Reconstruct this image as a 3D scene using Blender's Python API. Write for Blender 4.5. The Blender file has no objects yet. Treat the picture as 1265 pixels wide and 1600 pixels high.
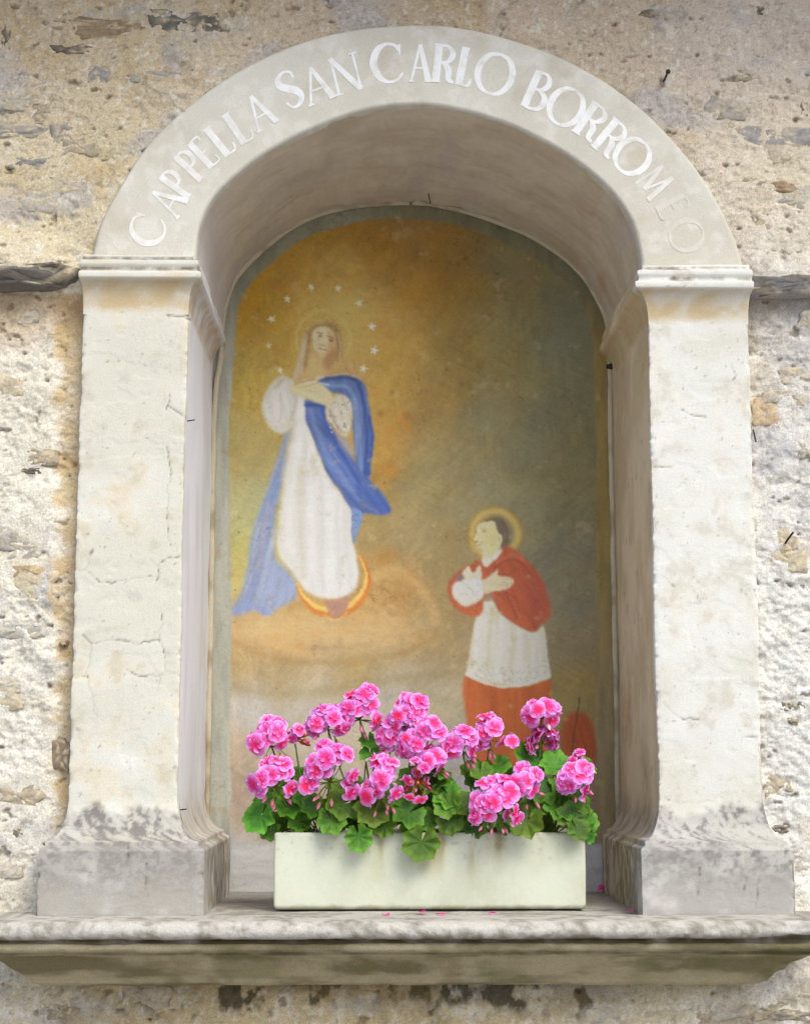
import bpy, math, random
import numpy as np

# ------------------------------------------------------------------ camera, sky, sun, exposure
scene = bpy.context.scene
COL = scene.collection
W, H, F = 1265.0, 1600.0, 2527.0          # photograph size and focal length in photograph pixels
CAM = np.array([0.0, -3.1, 1.6]); PITCH, YAW = math.radians(8.6), math.radians(0.95)
cd = bpy.data.cameras.new('camera'); cam = bpy.data.objects.new('camera', cd); COL.objects.link(cam)
cd.sensor_fit = 'VERTICAL'; cd.sensor_height = 24.0; cd.lens = F / H * 24.0
cd.clip_start = 0.05; cd.clip_end = 500
cam.location = CAM; cam.rotation_euler = (math.pi / 2 + PITCH, 0, -YAW)
scene.camera = cam

SUN_DIR = np.array([0.46, -0.76, 1.05]); SUN_DIR /= np.linalg.norm(SUN_DIR)
world = bpy.data.worlds.new('World'); scene.world = world; world.use_nodes = True
wn = world.node_tree.nodes; wl = world.node_tree.links
sky = wn.new('ShaderNodeTexSky'); sky.sky_type = 'NISHITA'; sky.sun_disc = False
sky.sun_elevation = math.asin(SUN_DIR[2]); sky.sun_rotation = math.atan2(SUN_DIR[0], SUN_DIR[1])
sky.air_density = 1.0; sky.dust_density = 3.0; sky.ozone_density = 0.6
wl.new(sky.outputs[0], wn['Background'].inputs[0]); wn['Background'].inputs[1].default_value = 0.15
sd = bpy.data.lights.new('sun', 'SUN'); sun = bpy.data.objects.new('sun', sd); COL.objects.link(sun)
sd.energy = 1.5; sd.angle = math.radians(34); sd.color = (0.965, 1.0, 0.925)
from mathutils import Vector
sun.rotation_euler = Vector(SUN_DIR).to_track_quat('Z', 'Y').to_euler(); sun.location = (3, -4, 6)
scene.view_settings.view_transform = 'Standard'; scene.view_settings.look = 'None'
scene.view_settings.gamma = 1.0; scene.view_settings.exposure = 0.58
scene.cycles.max_bounces = 6; scene.cycles.use_denoising = True

# ------------------------------------------------------------------ helpers
rng = np.random.default_rng(7); random.seed(7)
_f = np.array([math.sin(YAW) * math.cos(PITCH), math.cos(YAW) * math.cos(PITCH), math.sin(PITCH)])
_r = np.array([math.cos(YAW), -math.sin(YAW), 0.0]); _u = np.cross(_r, _f)

def at(px, py, Y):
    """point of the plane y = Y that the photograph shows at pixel (px, py)"""
    px = np.asarray(px, float); py = np.asarray(py, float)
    d = _f + _r * ((px - W / 2) / F)[..., None] + _u * ((H / 2 - py) / F)[..., None]
    t = (Y - CAM[1]) / d[..., 1]
    return CAM + d * np.asarray(t)[..., None]

def proj(P):
    q = P - CAM; w = q @ _f
    return W / 2 + F * (q @ _r) / w, H / 2 - F * (q @ _u) / w

def lin(c):
    c = np.asarray(c, float) / 255.0
    return np.where(c <= 0.04045, c / 12.92, ((c + 0.055) / 1.055) ** 2.4)

_tabs = {}
def vnoise(x, y, seed=0):
    if seed not in _tabs: _tabs[seed] = np.random.default_rng(1000 + seed).random((256, 256)) * 2 - 1
    T = _tabs[seed]
    xf = np.floor(x); yf = np.floor(y); fx = x - xf; fy = y - yf
    xi = xf.astype(np.int64) & 255; yi = yf.astype(np.int64) & 255; xj = (xi + 1) & 255; yj = (yi + 1) & 255
    fx = fx * fx * (3 - 2 * fx); fy = fy * fy * (3 - 2 * fy)
    return (T[yi, xi] * (1 - fx) + T[yi, xj] * fx) * (1 - fy) + (T[yj, xi] * (1 - fx) + T[yj, xj] * fx) * fy

def fbm(x, y, sc, octv=4, seed=0, gain=0.5):
    x = np.asarray(x, float); y = np.asarray(y, float)
    s = 0; a = 1; n = 0
    for k in range(octv):
        s = s + a * vnoise(x * sc + 17.3 * k, y * sc - 9.1 * k, seed + k); n += a
        a *= gain; sc *= 2.03
    return s / n * 1.6

def sstep(a, b, x):
    t = np.clip((x - a) / (b - a), 0, 1); return t * t * (3 - 2 * t)

def mix(a, b, t):
    t = np.asarray(t)[..., None] if np.ndim(t) else t
    return np.asarray(a) * (1 - t) + np.asarray(b) * t

def keycol(px, py, keys, soft=60.0, power=3.0):
    """smooth blend of colours given at places (px, py, rgb)"""
    acc = 0; wsum = 0
    for kx, ky, c in keys:
        w = 1.0 / ((px - kx) ** 2 + (py - ky) ** 2 + soft * soft) ** (power / 2)
        acc = acc + w[..., None] * lin(c); wsum = wsum + w
    return acc / wsum[..., None]

def seg_dist(px, py, pts):
    d = np.full(np.shape(px), 1e9)
    for (ax, ay), (bx, by) in zip(pts[:-1], pts[1:]):
        vx, vy = bx - ax, by - ay; L = vx * vx + vy * vy + 1e-9
        t = np.clip(((px - ax) * vx + (py - ay) * vy) / L, 0, 1)
        d = np.minimum(d, np.hypot(px - ax - t * vx, py - ay - t * vy))
    return d

def inpoly(px, py, poly):
    r = np.zeros(np.shape(px), bool); n = len(poly); j = n - 1
    for i in range(n):
        xi, yi = poly[i]; xj, yj = poly[j]
        if yi != yj:
            c = ((yi > py) != (yj > py)) & (px < (xj - xi) * (py - yi) / (yj - yi) + xi)
            r ^= c
        j = i
    return r

def spline(pts, n):
    """Catmull-Rom through pts, resampled to n evenly spaced points"""
    P = np.asarray(pts, float); P = np.vstack([2 * P[0] - P[1], P, 2 * P[-1] - P[-2]]); out = []
    for i in range(1, len(P) - 2):
        t = np.linspace(0, 1, 24, endpoint=False)[:, None]
        a, b, c, d = P[i - 1], P[i], P[i + 1], P[i + 2]
        out.append(0.5 * (2 * b + (c - a) * t + (2 * a - 5 * b + 4 * c - d) * t ** 2 + (3 * b - a - 3 * c + d) * t ** 3))
    out = np.vstack(out + [P[-2][None]])
    s = np.r_[0, np.cumsum(np.linalg.norm(np.diff(out, axis=0), axis=1))]
    q = np.linspace(0, s[-1], n)
    return np.stack([np.interp(q, s, out[:, k]) for k in range(out.shape[1])], 1)

def mesh_obj(name, V, faces, mat, parent=None, col=None, smooth=True):
    """faces: int array (n,4) or (n,3), or a list of such arrays"""
    V = np.asarray(V, np.float32).reshape(-1, 3)
    fl = faces if isinstance(faces, list) else [faces]
    fl = [np.asarray(f, np.int32) for f in fl if len(f)]
    loops = np.concatenate([f.ravel() for f in fl]); tot = np.concatenate([np.full(len(f), f.shape[1], np.int32) for f in fl])
    st = np.r_[0, np.cumsum(tot)[:-1]].astype(np.int32)
    m = bpy.data.meshes.new(name)
    m.vertices.add(len(V)); m.vertices.foreach_set('co', V.ravel())
    m.loops.add(len(loops)); m.loops.foreach_set('vertex_index', loops)
    m.polygons.add(len(tot)); m.polygons.foreach_set('loop_start', st); m.polygons.foreach_set('loop_total', tot)
    m.polygons.foreach_set('use_smooth', np.full(len(tot), smooth))
    if col is not None:
        a = m.color_attributes.new('Col', 'FLOAT_COLOR', 'POINT')
        c = np.ones((len(V), 4), np.float32); c[:, :3] = np.clip(np.asarray(col).reshape(-1, 3), 0, 1); a.data.foreach_set('color', c.ravel())
    m.update(calc_edges=True); m.validate()
    m.materials.append(mat)
    return link(name, m, parent)

def link(name, m, parent=None):
    o = bpy.data.objects.new(name, m); COL.objects.link(o)
    if parent is not None: o.parent = parent
    return o

def gridf(nu, nv, closed=False, mask=None):
    i = np.arange(nu if closed else nu - 1)[:, None]; j = np.arange(nv - 1)[None, :]
    i2 = (i + 1) % nu
    f = np.stack([i * nv + j + 0 * i2, i2 * nv + j, i2 * nv + j + 1, i * nv + j + 1 + 0 * i2], -1).reshape(-1, 4)
    if mask is not None: f = f[mask.ravel()[f].all(1)]
    return f

def compact(V, f, col=None):
    used = np.unique(f); mp = np.full(len(V), -1); mp[used] = np.arange(len(used))
    return V[used], mp[f], (None if col is None else col[used])

def gnormals(G):
    du = np.gradient(G, axis=0); dv = np.gradient(G, axis=1)
    n = np.cross(du, dv); return n / (np.linalg.norm(n, axis=-1, keepdims=True) + 1e-12)

def empty(name, loc=(0, 0, 0)):
    o = bpy.data.objects.new(name, None); COL.objects.link(o); o.location = loc; o.empty_display_size = 0.05; return o

def tag(o, label, cat=None, group=None, kind=None):
    if label: o['label'] = label
    if cat: o['category'] = cat
    if group: o['group'] = group
    if kind: o['kind'] = kind
    return o

def tube(pts, rad, sides=6, n=None):
    P = spline(pts, n or max(6, 4 * len(pts))); n = len(P)
    R = np.interp(np.linspace(0, 1, n), np.linspace(0, 1, len(rad)), rad) if np.ndim(rad) else np.full(n, rad)
    T = np.gradient(P, axis=0); T /= np.linalg.norm(T, axis=1, keepdims=True) + 1e-12
    ref = np.array([0, 0, 1.0]) if abs(T[:, 2]).mean() < 0.8 else np.array([1.0, 0, 0])
    A = np.cross(T, ref); A /= np.linalg.norm(A, axis=1, keepdims=True) + 1e-12; B = np.cross(T, A)
    th = np.arange(sides) / sides * 2 * math.pi
    V = P[:, None] + R[:, None, None] * (A[:, None] * np.cos(th)[None, :, None] + B[:, None] * np.sin(th)[None, :, None])
    f = []
    for i in range(n - 1):
        for j in range(sides):
            k = (j + 1) % sides; f.append((i * sides + j, (i + 1) * sides + j, (i + 1) * sides + k, i * sides + k))
    V = np.vstack([V.reshape(-1, 3), P[:1], P[-1:]]); b = n * sides
    t = [(b, j, (j + 1) % sides) for j in range(sides)] + [(b + 1, (n - 1) * sides + (j + 1) % sides, (n - 1) * sides + j) for j in range(sides)]
    return V, [np.array(f), np.array(t)]

# ------------------------------------------------------------------ materials
def material(name, rough=0.9, attr=True, color=(.5, .5, .5), grain=0.12, gscale=350, bump=0.25, bscale=(220, 900), spec=0.25, transl=0.0, objrand=0.0, bdist=0.002):
    m = bpy.data.materials.new(name); m.use_nodes = True
    N = m.node_tree.nodes; L = m.node_tree.links; b = N['Principled BSDF']; out = N['Material Output']
    b.inputs['Roughness'].default_value = rough; b.inputs['Specular IOR Level'].default_value = spec
    if attr:
        a = N.new('ShaderNodeVertexColor'); a.layer_name = 'Col'; csrc = a.outputs['Color']
    else:
        a = N.new('ShaderNodeRGB'); a.outputs[0].default_value = (*color, 1); csrc = a.outputs[0]
    tc = N.new('ShaderNodeTexCoord')
    if grain > 0:
        n1 = N.new('ShaderNodeTexNoise'); n1.inputs['Scale'].default_value = gscale; n1.inputs['Detail'].default_value = 5; n1.inputs['Roughness'].default_value = 0.65
        L.new(tc.outputs['Object'], n1.inputs['Vector'])
        r = N.new('ShaderNodeMapRange'); r.inputs['From Min'].default_value = 0.3; r.inputs['From Max'].default_value = 0.7
        r.inputs['To Min'].default_value = 1 - grain; r.inputs['To Max'].default_value = 1 + grain
        L.new(n1.outputs['Fac'], r.inputs['Value'])
        mx = N.new('ShaderNodeVectorMath'); mx.operation = 'SCALE'; L.new(csrc, mx.inputs[0]); L.new(r.outputs[0], mx.inputs['Scale']); csrc = mx.outputs[0]
    if objrand > 0:
        oi = N.new('ShaderNodeObjectInfo'); hs = N.new('ShaderNodeHueSaturation')
        r2 = N.new('ShaderNodeMapRange'); r2.inputs['To Min'].default_value = 1 - objrand; r2.inputs['To Max'].default_value = 1 + objrand
        L.new(oi.outputs['Random'], r2.inputs['Value']); L.new(r2.outputs[0], hs.inputs['Value'])
        r3 = N.new('ShaderNodeMapRange'); r3.inputs['To Min'].default_value = 0.5 - objrand * 0.08; r3.inputs['To Max'].default_value = 0.5 + objrand * 0.08
        L.new(oi.outputs['Random'], r3.inputs['Value']); L.new(r3.outputs[0], hs.inputs['Hue'])
        L.new(csrc, hs.inputs['Color']); csrc = hs.outputs[0]
    L.new(csrc, b.inputs['Base Color'])
    if bump > 0:
        prev = None
        for s, k in zip(bscale, (1.0, 0.5)):
            n2 = N.new('ShaderNodeTexNoise'); n2.inputs['Scale'].default_value = s; n2.inputs['Detail'].default_value = 4; n2.inputs['Roughness'].default_value = 0.6
            L.new(tc.outputs['Object'], n2.inputs['Vector'])
            bp = N.new('ShaderNodeBump'); bp.inputs['Strength'].default_value = bump * k; bp.inputs['Distance'].default_value = bdist
            L.new(n2.outputs['Fac'], bp.inputs['Height'])
            if prev is not None: L.new(prev, bp.inputs['Normal'])
            prev = bp.outputs[0]
        L.new(prev, b.inputs['Normal'])
    if transl > 0:
        t = N.new('ShaderNodeBsdfTranslucent'); L.new(csrc, t.inputs['Color'])
        ms = N.new('ShaderNodeMixShader'); ms.inputs[0].default_value = transl
        L.new(b.outputs[0], ms.inputs[1]); L.new(t.outputs[0], ms.inputs[2]); L.new(ms.outputs[0], out.inputs['Surface'])
    return m

M_WALL = material('rough_plaster', 0.95, grain=0.26, gscale=330, bump=0.6, bscale=(190, 620), bdist=0.003, spec=0.1)
M_ROCK = material('rock', 0.9, grain=0.22, gscale=120, bump=0.7, bscale=(90, 400), bdist=0.004, spec=0.2)
M_PLAST = material('pale_plaster', 0.92, grain=0.09, gscale=380, bump=0.32, bscale=(260, 1100), spec=0.12)
M_SOFF = material('brushed_plaster', 0.92, grain=0.06, gscale=90, bump=0.2, bscale=(60, 500), spec=0.1)
M_SILL = material('weathered_stone', 0.92, grain=0.16, gscale=300, bump=0.7, bscale=(150, 600), bdist=0.003, spec=0.12)
M_FRES = material('fresco_paint', 0.85, grain=0.05, gscale=500, bump=0.15, bscale=(120, 700), spec=0.2)
M_LETT = material('letter_paint', 0.9, grain=0.05, gscale=500, bump=0.1, spec=0.15)
M_POT = material('planter_fibre_cement', 0.75, grain=0.04, gscale=300, bump=0.15, bscale=(120, 800), spec=0.3)
M_SOIL = material('soil', 1.0, attr=False, color=(.035, .022, .014), grain=0.5, gscale=150, bump=1.0, bscale=(90, 300), bdist=0.01)
M_LEAF = material('geranium_leaf', 0.5, grain=0.10, gscale=220, bump=0.35, bscale=(180, 700), spec=0.4, transl=0.22, objrand=0.28)
M_STEM = material('stem', 0.6, attr=False, color=lin((120, 135, 60)) * .8, grain=0.15, gscale=200, bump=0, objrand=0.25)
M_PET = material('petal', 0.6, grain=0.05, gscale=250, bump=0.1, bscale=(300, 900), spec=0.25, transl=0.35, objrand=0.16)
M_BUD = material('bud', 0.6, grain=0.08, gscale=250, bump=0, spec=0.3, transl=0.15, objrand=0.15)
M_IRON = material('rusty_iron', 0.8, attr=False, color=(.035, .028, .026), grain=0.4, gscale=400, bump=0.3)
M_ROAD = material('street_paving', 0.95, attr=False, color=(.34, .335, .325), grain=0.25, gscale=6, bump=0.3, bscale=(8, 40))
M_WOOD = material('eave_timber', 0.85, attr=False, color=(.12, .075, .045), grain=0.3, gscale=30, bump=0.3, bscale=(20, 100))

# ------------------------------------------------------------------ main measures (metres)
ZS = 1.311                                   # top of the sill
LI, LO, RI, RO = -0.376, -0.582, 0.531, 0.7305   # pilaster shafts, inner and outer faces
ZCL, ZCR = 2.576, 2.560                      # tops of the capitals
ZP, ZB = 1.435, 1.523                        # top of plinth, foot of the straight shaft
YB = 0.50                                    # plane of the fresco
INNER = [(306, 412), (306, 394), (313, 349), (334, 308), (369, 273), (420, 235), (496, 197), (571, 172), (640, 163), (705, 168), (780, 188), (846, 218), (906, 256), (956, 301), (986, 346), (999, 391), (1002, 424)]
OUTER = [(143, 412), (145, 394), (157, 349), (187, 293), (228, 230), (288, 170), (366, 115), (455, 72), (546, 47), (640, 38), (705, 40), (780, 55), (865, 84), (941, 124), (1011, 178), (1070, 241), (1112, 301), (1147, 371), (1163, 424)]
LIP = [(345, 560), (348, 510), (354, 475), (371, 434), (405, 397), (464, 352), (529, 328), (609, 319), (679, 321), (753, 340), (828, 370), (878, 402), (918, 442), (942, 489), (950, 520), (953, 570)]

WK = [(60, 60, (208, 191, 165)), (300, 100, (212, 196, 170)), (600, 15, (206, 187, 162)), (900, 50, (206, 189, 167)), (1200, 60, (212, 198, 184)),
      (1230, 250, (228, 214, 190)), (60, 300, (224, 210, 180)), (160, 290, (216, 198, 162)), (40, 560, (226, 219, 202)), (40, 800, (228, 222, 207)),
      (40, 1100, (228, 223, 210)), (40, 1350, (220, 213, 197)), (1210, 540, (206, 201, 194)), (1240, 700, (216, 212, 207)), (1230, 1000, (222, 220, 214)),
      (1230, 1300, (226, 224, 218)), (300, 1570, (206, 186, 146)), (700, 1580, (200, 182, 144)), (1050, 1570, (210, 196, 165)), (1240, 1570, (232, 225, 212)),
      (-300, 800, (230, 220, 200)), (1600, 800, (228, 220, 205))]
EW = 1.22

def wall_y(x, z):
    b = fbm(x, z, 3.2, 3, 11) * 0.011
    m = fbm(x, z * 1.3, 16, 4, 21, 0.55)
    c = fbm(x, z, 85, 3, 31, 0.6)
    wr = fbm(x, z, 9, 2, 45) * .02
    cr = 1 - np.abs(fbm(x + wr, z * 1.7 + wr, 11, 4, 41))           # crests of trowelled mortar
    cr2 = 1 - np.abs(fbm(x + wr, z * 1.3, 42, 3, 47))
    y = 0.020 - b - m * 0.0060 - c * 0.0021 - np.clip(cr - 0.7, 0, 1) * 0.010 - np.clip(cr2 - .6, 0, 1) * .0050 * (.4 + .6 * sstep(-.3, .5, fbm(x, z, 4, 2, 49)))
    flat = 0.020 - b - .0022 - .0016 * fbm(x, z, 7, 2, 55) - .0007 * fbm(x, z, 60, 3, 57)
    k = sstep(-.5, .35, fbm(x, z * 1.4, 5, 3, 59))                     # where the trowel smeared the mortar flat
    y = y * (1 - k) + np.maximum(y, flat) * k
    pit = sstep(0.80, 1.05, fbm(x, z * 1.5, 40, 3, 51)) * 0.007
    return y + pit

# ------------------------------------------------------------------ wall
def build_wall():
    fx = np.arange(-0.84, 0.881, 0.0026); fz = np.arange(1.06, 3.17, 0.0026)
    xs = np.r_[np.linspace(-4, -0.95, 18), np.linspace(-.93, -.85, 8), fx, np.linspace(.885, .97, 8), np.linspace(1.0, 4, 18)]
    zs = np.r_[np.linspace(0, 1.0, 24), fz, np.linspace(3.18, 3.9, 20)]
    X, Z = np.meshgrid(xs, zs, indexing='ij')
    Y = wall_y(X, Z)
    P = np.stack([X, Y, Z], -1)
    px, py = proj(P)
    # the plaster lies a little deeper beside the left pilaster, and swells up to the edge of the arch
    gap = sstep(75, 100, px) * sstep(140, 120, px) * sstep(455, 480, py) * sstep(1400, 1300, py)
    P[..., 1] += gap * 0.012
    P[..., 1] -= .036 * sstep(340, 428, py) * sstep(446, 430, py) * sstep(135, 60, px) + .034 * sstep(380, 446, py) * sstep(462, 448, py) * sstep(1150, 1210, px)
    arch_d = seg_dist(px, py, [tuple(p) for p in spline(OUTER, 60)])
    P[..., 1] -= sstep(70, 0, arch_d) * 0.006
    # hole behind the frame
    ins = [(x + (30 if x < 640 else -30), y + 25) for x, y in OUTER]
    poly = [(160, 1560)] + ins + [(1140, 1560)]
    lowx = (X > -0.55) & (X < 0.70) & (Z > 1.22) & (Z < 2.55)
    hole = inpoly(px, py, poly) & ((Z > 2.5) | lowx)
    c = keycol(px, py, WK, 70, 3.2)
    n1 = fbm(X, Z, 7, 4, 61); n2 = fbm(X, Z, 30, 4, 62); n3 = fbm(X, Z * 1.4, 110, 3, 63, 0.6)
    c = mix(c, lin((194, 168, 124)), 0.36 * sstep(0.1, 0.9, n1 + 0.45 * n2) * sstep(700, 100, py))
    c = mix(c, lin((205, 180, 136)), 0.25 * sstep(0.25, 0.9, n1 + 0.35 * n2))
    c = mix(c, lin((185, 184, 188)), 0.55 * sstep(0.25, 0.85, fbm(X, Z * 2, 5, 4, 71) + 0.3 * n2))
    c = mix(c, lin((246, 240, 228)), 0.45 * sstep(0.0, 0.8, -n2 + 0.3 * n3) * sstep(200, 500, py))
    c = mix(c, lin((110, 94, 74)), 0.5 * sstep(0.78, 1.1, fbm(X, Z * 1.5, 40, 3, 51)))
    c = mix(c, lin((142, 126, 102)), 0.42 * sstep(0.3, 0.95, n3))
    c = mix(c, lin((128, 120, 108)), 0.40 * sstep(0.35, 0.9, fbm(X, Z * 1.2, 60, 4, 65, .65)))
    c = mix(c, lin((250, 246, 236)), 0.35 * sstep(0.3, 0.9, fbm(X, Z, 95, 3, 67)))
    strip = sstep(78, 100, px + 14 * n2) * sstep(150, 128, px) * sstep(450, 480, py) * sstep(1330, 1250, py)
    c = mix(c, lin((204, 176, 128)), strip * (0.7 + 0.2 * n2))
    c = mix(c, lin((176, 140, 92)), 0.6 * sstep(560, 470, py + 25 * n2) * sstep(455, 462, py) * (px < 140))  # brown shadow of the left slate ledge, painted on the plaster below it
    c = mix(c, lin((120, 105, 85)), 0.5 * sstep(545, 480, py + 25 * n2) * sstep(462, 468, py) * (px > 1150))  # shadow under the right slate ledge, painted into the wall colour
    # moss and soot under the sill
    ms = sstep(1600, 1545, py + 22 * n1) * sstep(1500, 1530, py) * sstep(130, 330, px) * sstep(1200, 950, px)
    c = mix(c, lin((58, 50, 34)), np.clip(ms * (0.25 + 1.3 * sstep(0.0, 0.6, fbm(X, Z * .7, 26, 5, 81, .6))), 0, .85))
    c = mix(c, lin((130, 112, 70)), 0.5 * sstep(1480, 1560, py) * sstep(0.0, 0.8, fbm(X, Z, 12, 4, 85)))
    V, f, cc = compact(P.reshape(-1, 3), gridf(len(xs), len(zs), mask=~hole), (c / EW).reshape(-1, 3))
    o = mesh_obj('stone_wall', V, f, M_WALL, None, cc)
    return tag(o, 'rough ochre and cream plastered stone wall around the arched niche', 'wall')

wall = build_wall()

def stone(px, py, w, h, out, col, seed, spiky=0.28, ex=0.6):
    """a rubble stone sitting in the mortar, its centre where the photograph shows it"""
    c = at(px, py, 0.02); k = 1 / 815.0
    c[1] = float(wall_y(np.array(c[0]), np.array(c[2])))
    nu, nv = 22, 14
    th = np.linspace(0, 2 * math.pi, nu, endpoint=False)[:, None]; ph = np.linspace(0.02, math.pi - 0.02, nv)[None, :]
    sg = lambda v: np.sign(v) * np.abs(v) ** ex
    x = sg(np.cos(th)) * sg(np.sin(ph)); z = sg(np.sin(th)) * sg(np.sin(ph)); y = -sg(np.cos(ph)) + 0 * th
    r = 1 + spiky * fbm(np.cos(th) * 1.3 + seed * 3.1 + 0 * ph, np.sin(th) * 1.3 + ph * 0.5, 1.6, 3, 91) * 1.0
    G = np.stack([x * r * w * k / 2, y * (0.7 + 0.3 * r) * max(out, 0.006) + fbm(x * 1.5 + seed, z * 1.5, 2, 3, 95) * out * 0.35, z * r * h * k / 2], -1)
    col = np.array(col, float); col = mix(col * .75 + col.mean() * .25, np.array([204., 190, 162]), .18 if out > .03 else .34)
    cc = mix(lin(col), lin(col) * 0.72, sstep(-0.3, 0.9, fbm(x * w / 40 + seed, z * h / 26, 2.2, 4, 97)))
    cc = mix(cc, lin((222, 204, 170)), 0.75 * sstep(0.0, 0.7, fbm(x * w / 30 + seed, z * h / 30, 2.4, 4, 99)))
    V = G.reshape(-1, 3)
    V = np.vstack([V, G[:, 0].mean(0), G[:, -1].mean(0)]); cc = np.vstack([cc.reshape(-1, 3), cc[:, 0].mean(0), cc[:, -1].mean(0)])
    b = nu * nv; a = np.arange(nu)
    t = np.vstack([np.stack([np.full(nu, b), (a + 1) % nu * nv, a * nv], 1), np.stack([np.full(nu, b + 1), a * nv + nv - 1, (a + 1) % nu * nv + nv - 1], 1)])
    o = mesh_obj('stone', V, [gridf(nu, nv, True), t], M_ROCK, wall, cc / EW)
    o.location = c + np.array([0, out * (.45 if out > .03 else .85), 0])
    return o

STONES = [(150, 42, 150, 34, .010, (150, 118, 84)), (288, 32, 100, 46, .012, (92, 90, 92)), (330, 38, 34, 34, .010, (80, 78, 80)), (110, 76, 56, 15, .008, (88, 80, 76)),
          (156, 121, 38, 26, .006, (150, 150, 160)), (268, 124, 150, 24, .006, (168, 166, 166)), (419, 50, 16, 50, .006, (130, 124, 118)), (28, 208, 90, 20, .008, (150, 148, 152)),
          (98, 210, 36, 30, .007, (142, 142, 150)), (238, 196, 38, 40, .008, (120, 118, 120)), (58, 254, 84, 22, .008, (140, 142, 152)), (8, 60, 18, 50, .010, (96, 84, 70)),
          (46, 735, 32, 9, .008, (92, 86, 82)), (48, 893, 52, 20, .008, (206, 172, 116)), (28, 986, 66, 24, .008, (182, 186, 192)), (95, 1180, 26, 42, .004, (128, 104, 80)),
          (100, 1005, 12, 10, .006, (120, 90, 60)), (30, 1300, 18, 14, .008, (120, 110, 96)), (1092, 192, 52, 30, .006, (166, 166, 176)), (1200, 208, 140, 34, .008, (164, 164, 176)),
          (1256, 166, 20, 40, .008, (118, 96, 86)), (1212, 290, 56, 16, .008, (172, 128, 90)), (1198, 646, 44, 40, .007, (222, 184, 138)), (1228, 872, 40, 22, .007, (190, 160, 112)),
          (1226, 1104, 20, 13, .009, (104, 102, 108)), (1246, 1102, 18, 13, .009, (100, 98, 104)), (1236, 1126, 20, 10, .009, (108, 106, 112)), (1218, 1296, 26, 13, .009, (104, 96, 92)),
          (1252, 914, 12, 10, .006, (150, 152, 160)), (1236, 1586, 60, 14, .006, (130, 126, 122)), (1180, 548, 26, 22, .006, (170, 168, 168)), (1236, 520, 48, 26, .008, (176, 172, 168)),
          (1010, 22, 40, 12, .007, (110, 98, 86)), (1186, 14, 18, 14, .008, (92, 84, 78)), (1210, 1560, 70, 30, .006, (190, 184, 174)), (100, 1584, 46, 20, .006, (150, 130, 100))]
for i, s in enumerate(STONES): stone(s[0], s[1], s[2] * 1.12, s[3] * 1.15, s[4], s[5], seed=i * 1.7 + .3)
rs = np.random.default_rng(19)
for k in range(58):          # pale rubble showing through the mortar
    zone = ((0, 1265, 0, 130), (0, 130, 130, 400), (1120, 1265, 150, 420), (0, 62, 480, 1380), (1205, 1265, 480, 1380), (30, 1265, 1550, 1600))[k % 6]
    px, py = rs.uniform(zone[0], zone[1]), rs.uniform(zone[2], zone[3])
    if inpoly(np.array(px), np.array(py), [(x + (-24 if x < 650 else 24), y - 16) for x, y in OUTER]): continue
    col = [(196, 188, 178), (212, 196, 166), (182, 176, 172), (216, 200, 168), (180, 162, 138), (206, 200, 192)][rs.integers(6)]
    stone(px, py, rs.uniform(34, 90) * (.8 if k % 6 in (3, 4) else 1), rs.uniform(20, 48), .007, col, seed=100 + k * 1.3, spiky=.34)
# the projecting slate courses left and right of the capitals
for (px, py, w, h, out, col, lab) in [(10, 434, 236, 50, .085, (112, 106, 103), 'dark projecting slate ledge in the wall left of the left capital'),
                                      (1250, 452, 190, 36, .075, (176, 174, 180), 'grey projecting slate ledge in the wall right of the right capital')]:
    s = stone(px, py, w, h, out, col, seed=px * .11, spiky=0.16, ex=0.5); s.name = 'slate_ledge'; s['label'] = lab

# ------------------------------------------------------------------ niche frame
niche = empty('niche_frame', (0.0775, 0, ZS))
tag(niche, 'pale plastered arched niche frame with two pilasters, lettered arch and moulded sill', 'niche')
def child(name, P, f, mat, parent, col=None, smooth=True):
    """P in world metres; parents sit at the niche's origin"""
    return mesh_obj(name, np.asarray(P).reshape(-1, 3) - np.array([0.0775, 0, ZS]), f, mat, parent, col, smooth)

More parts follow.
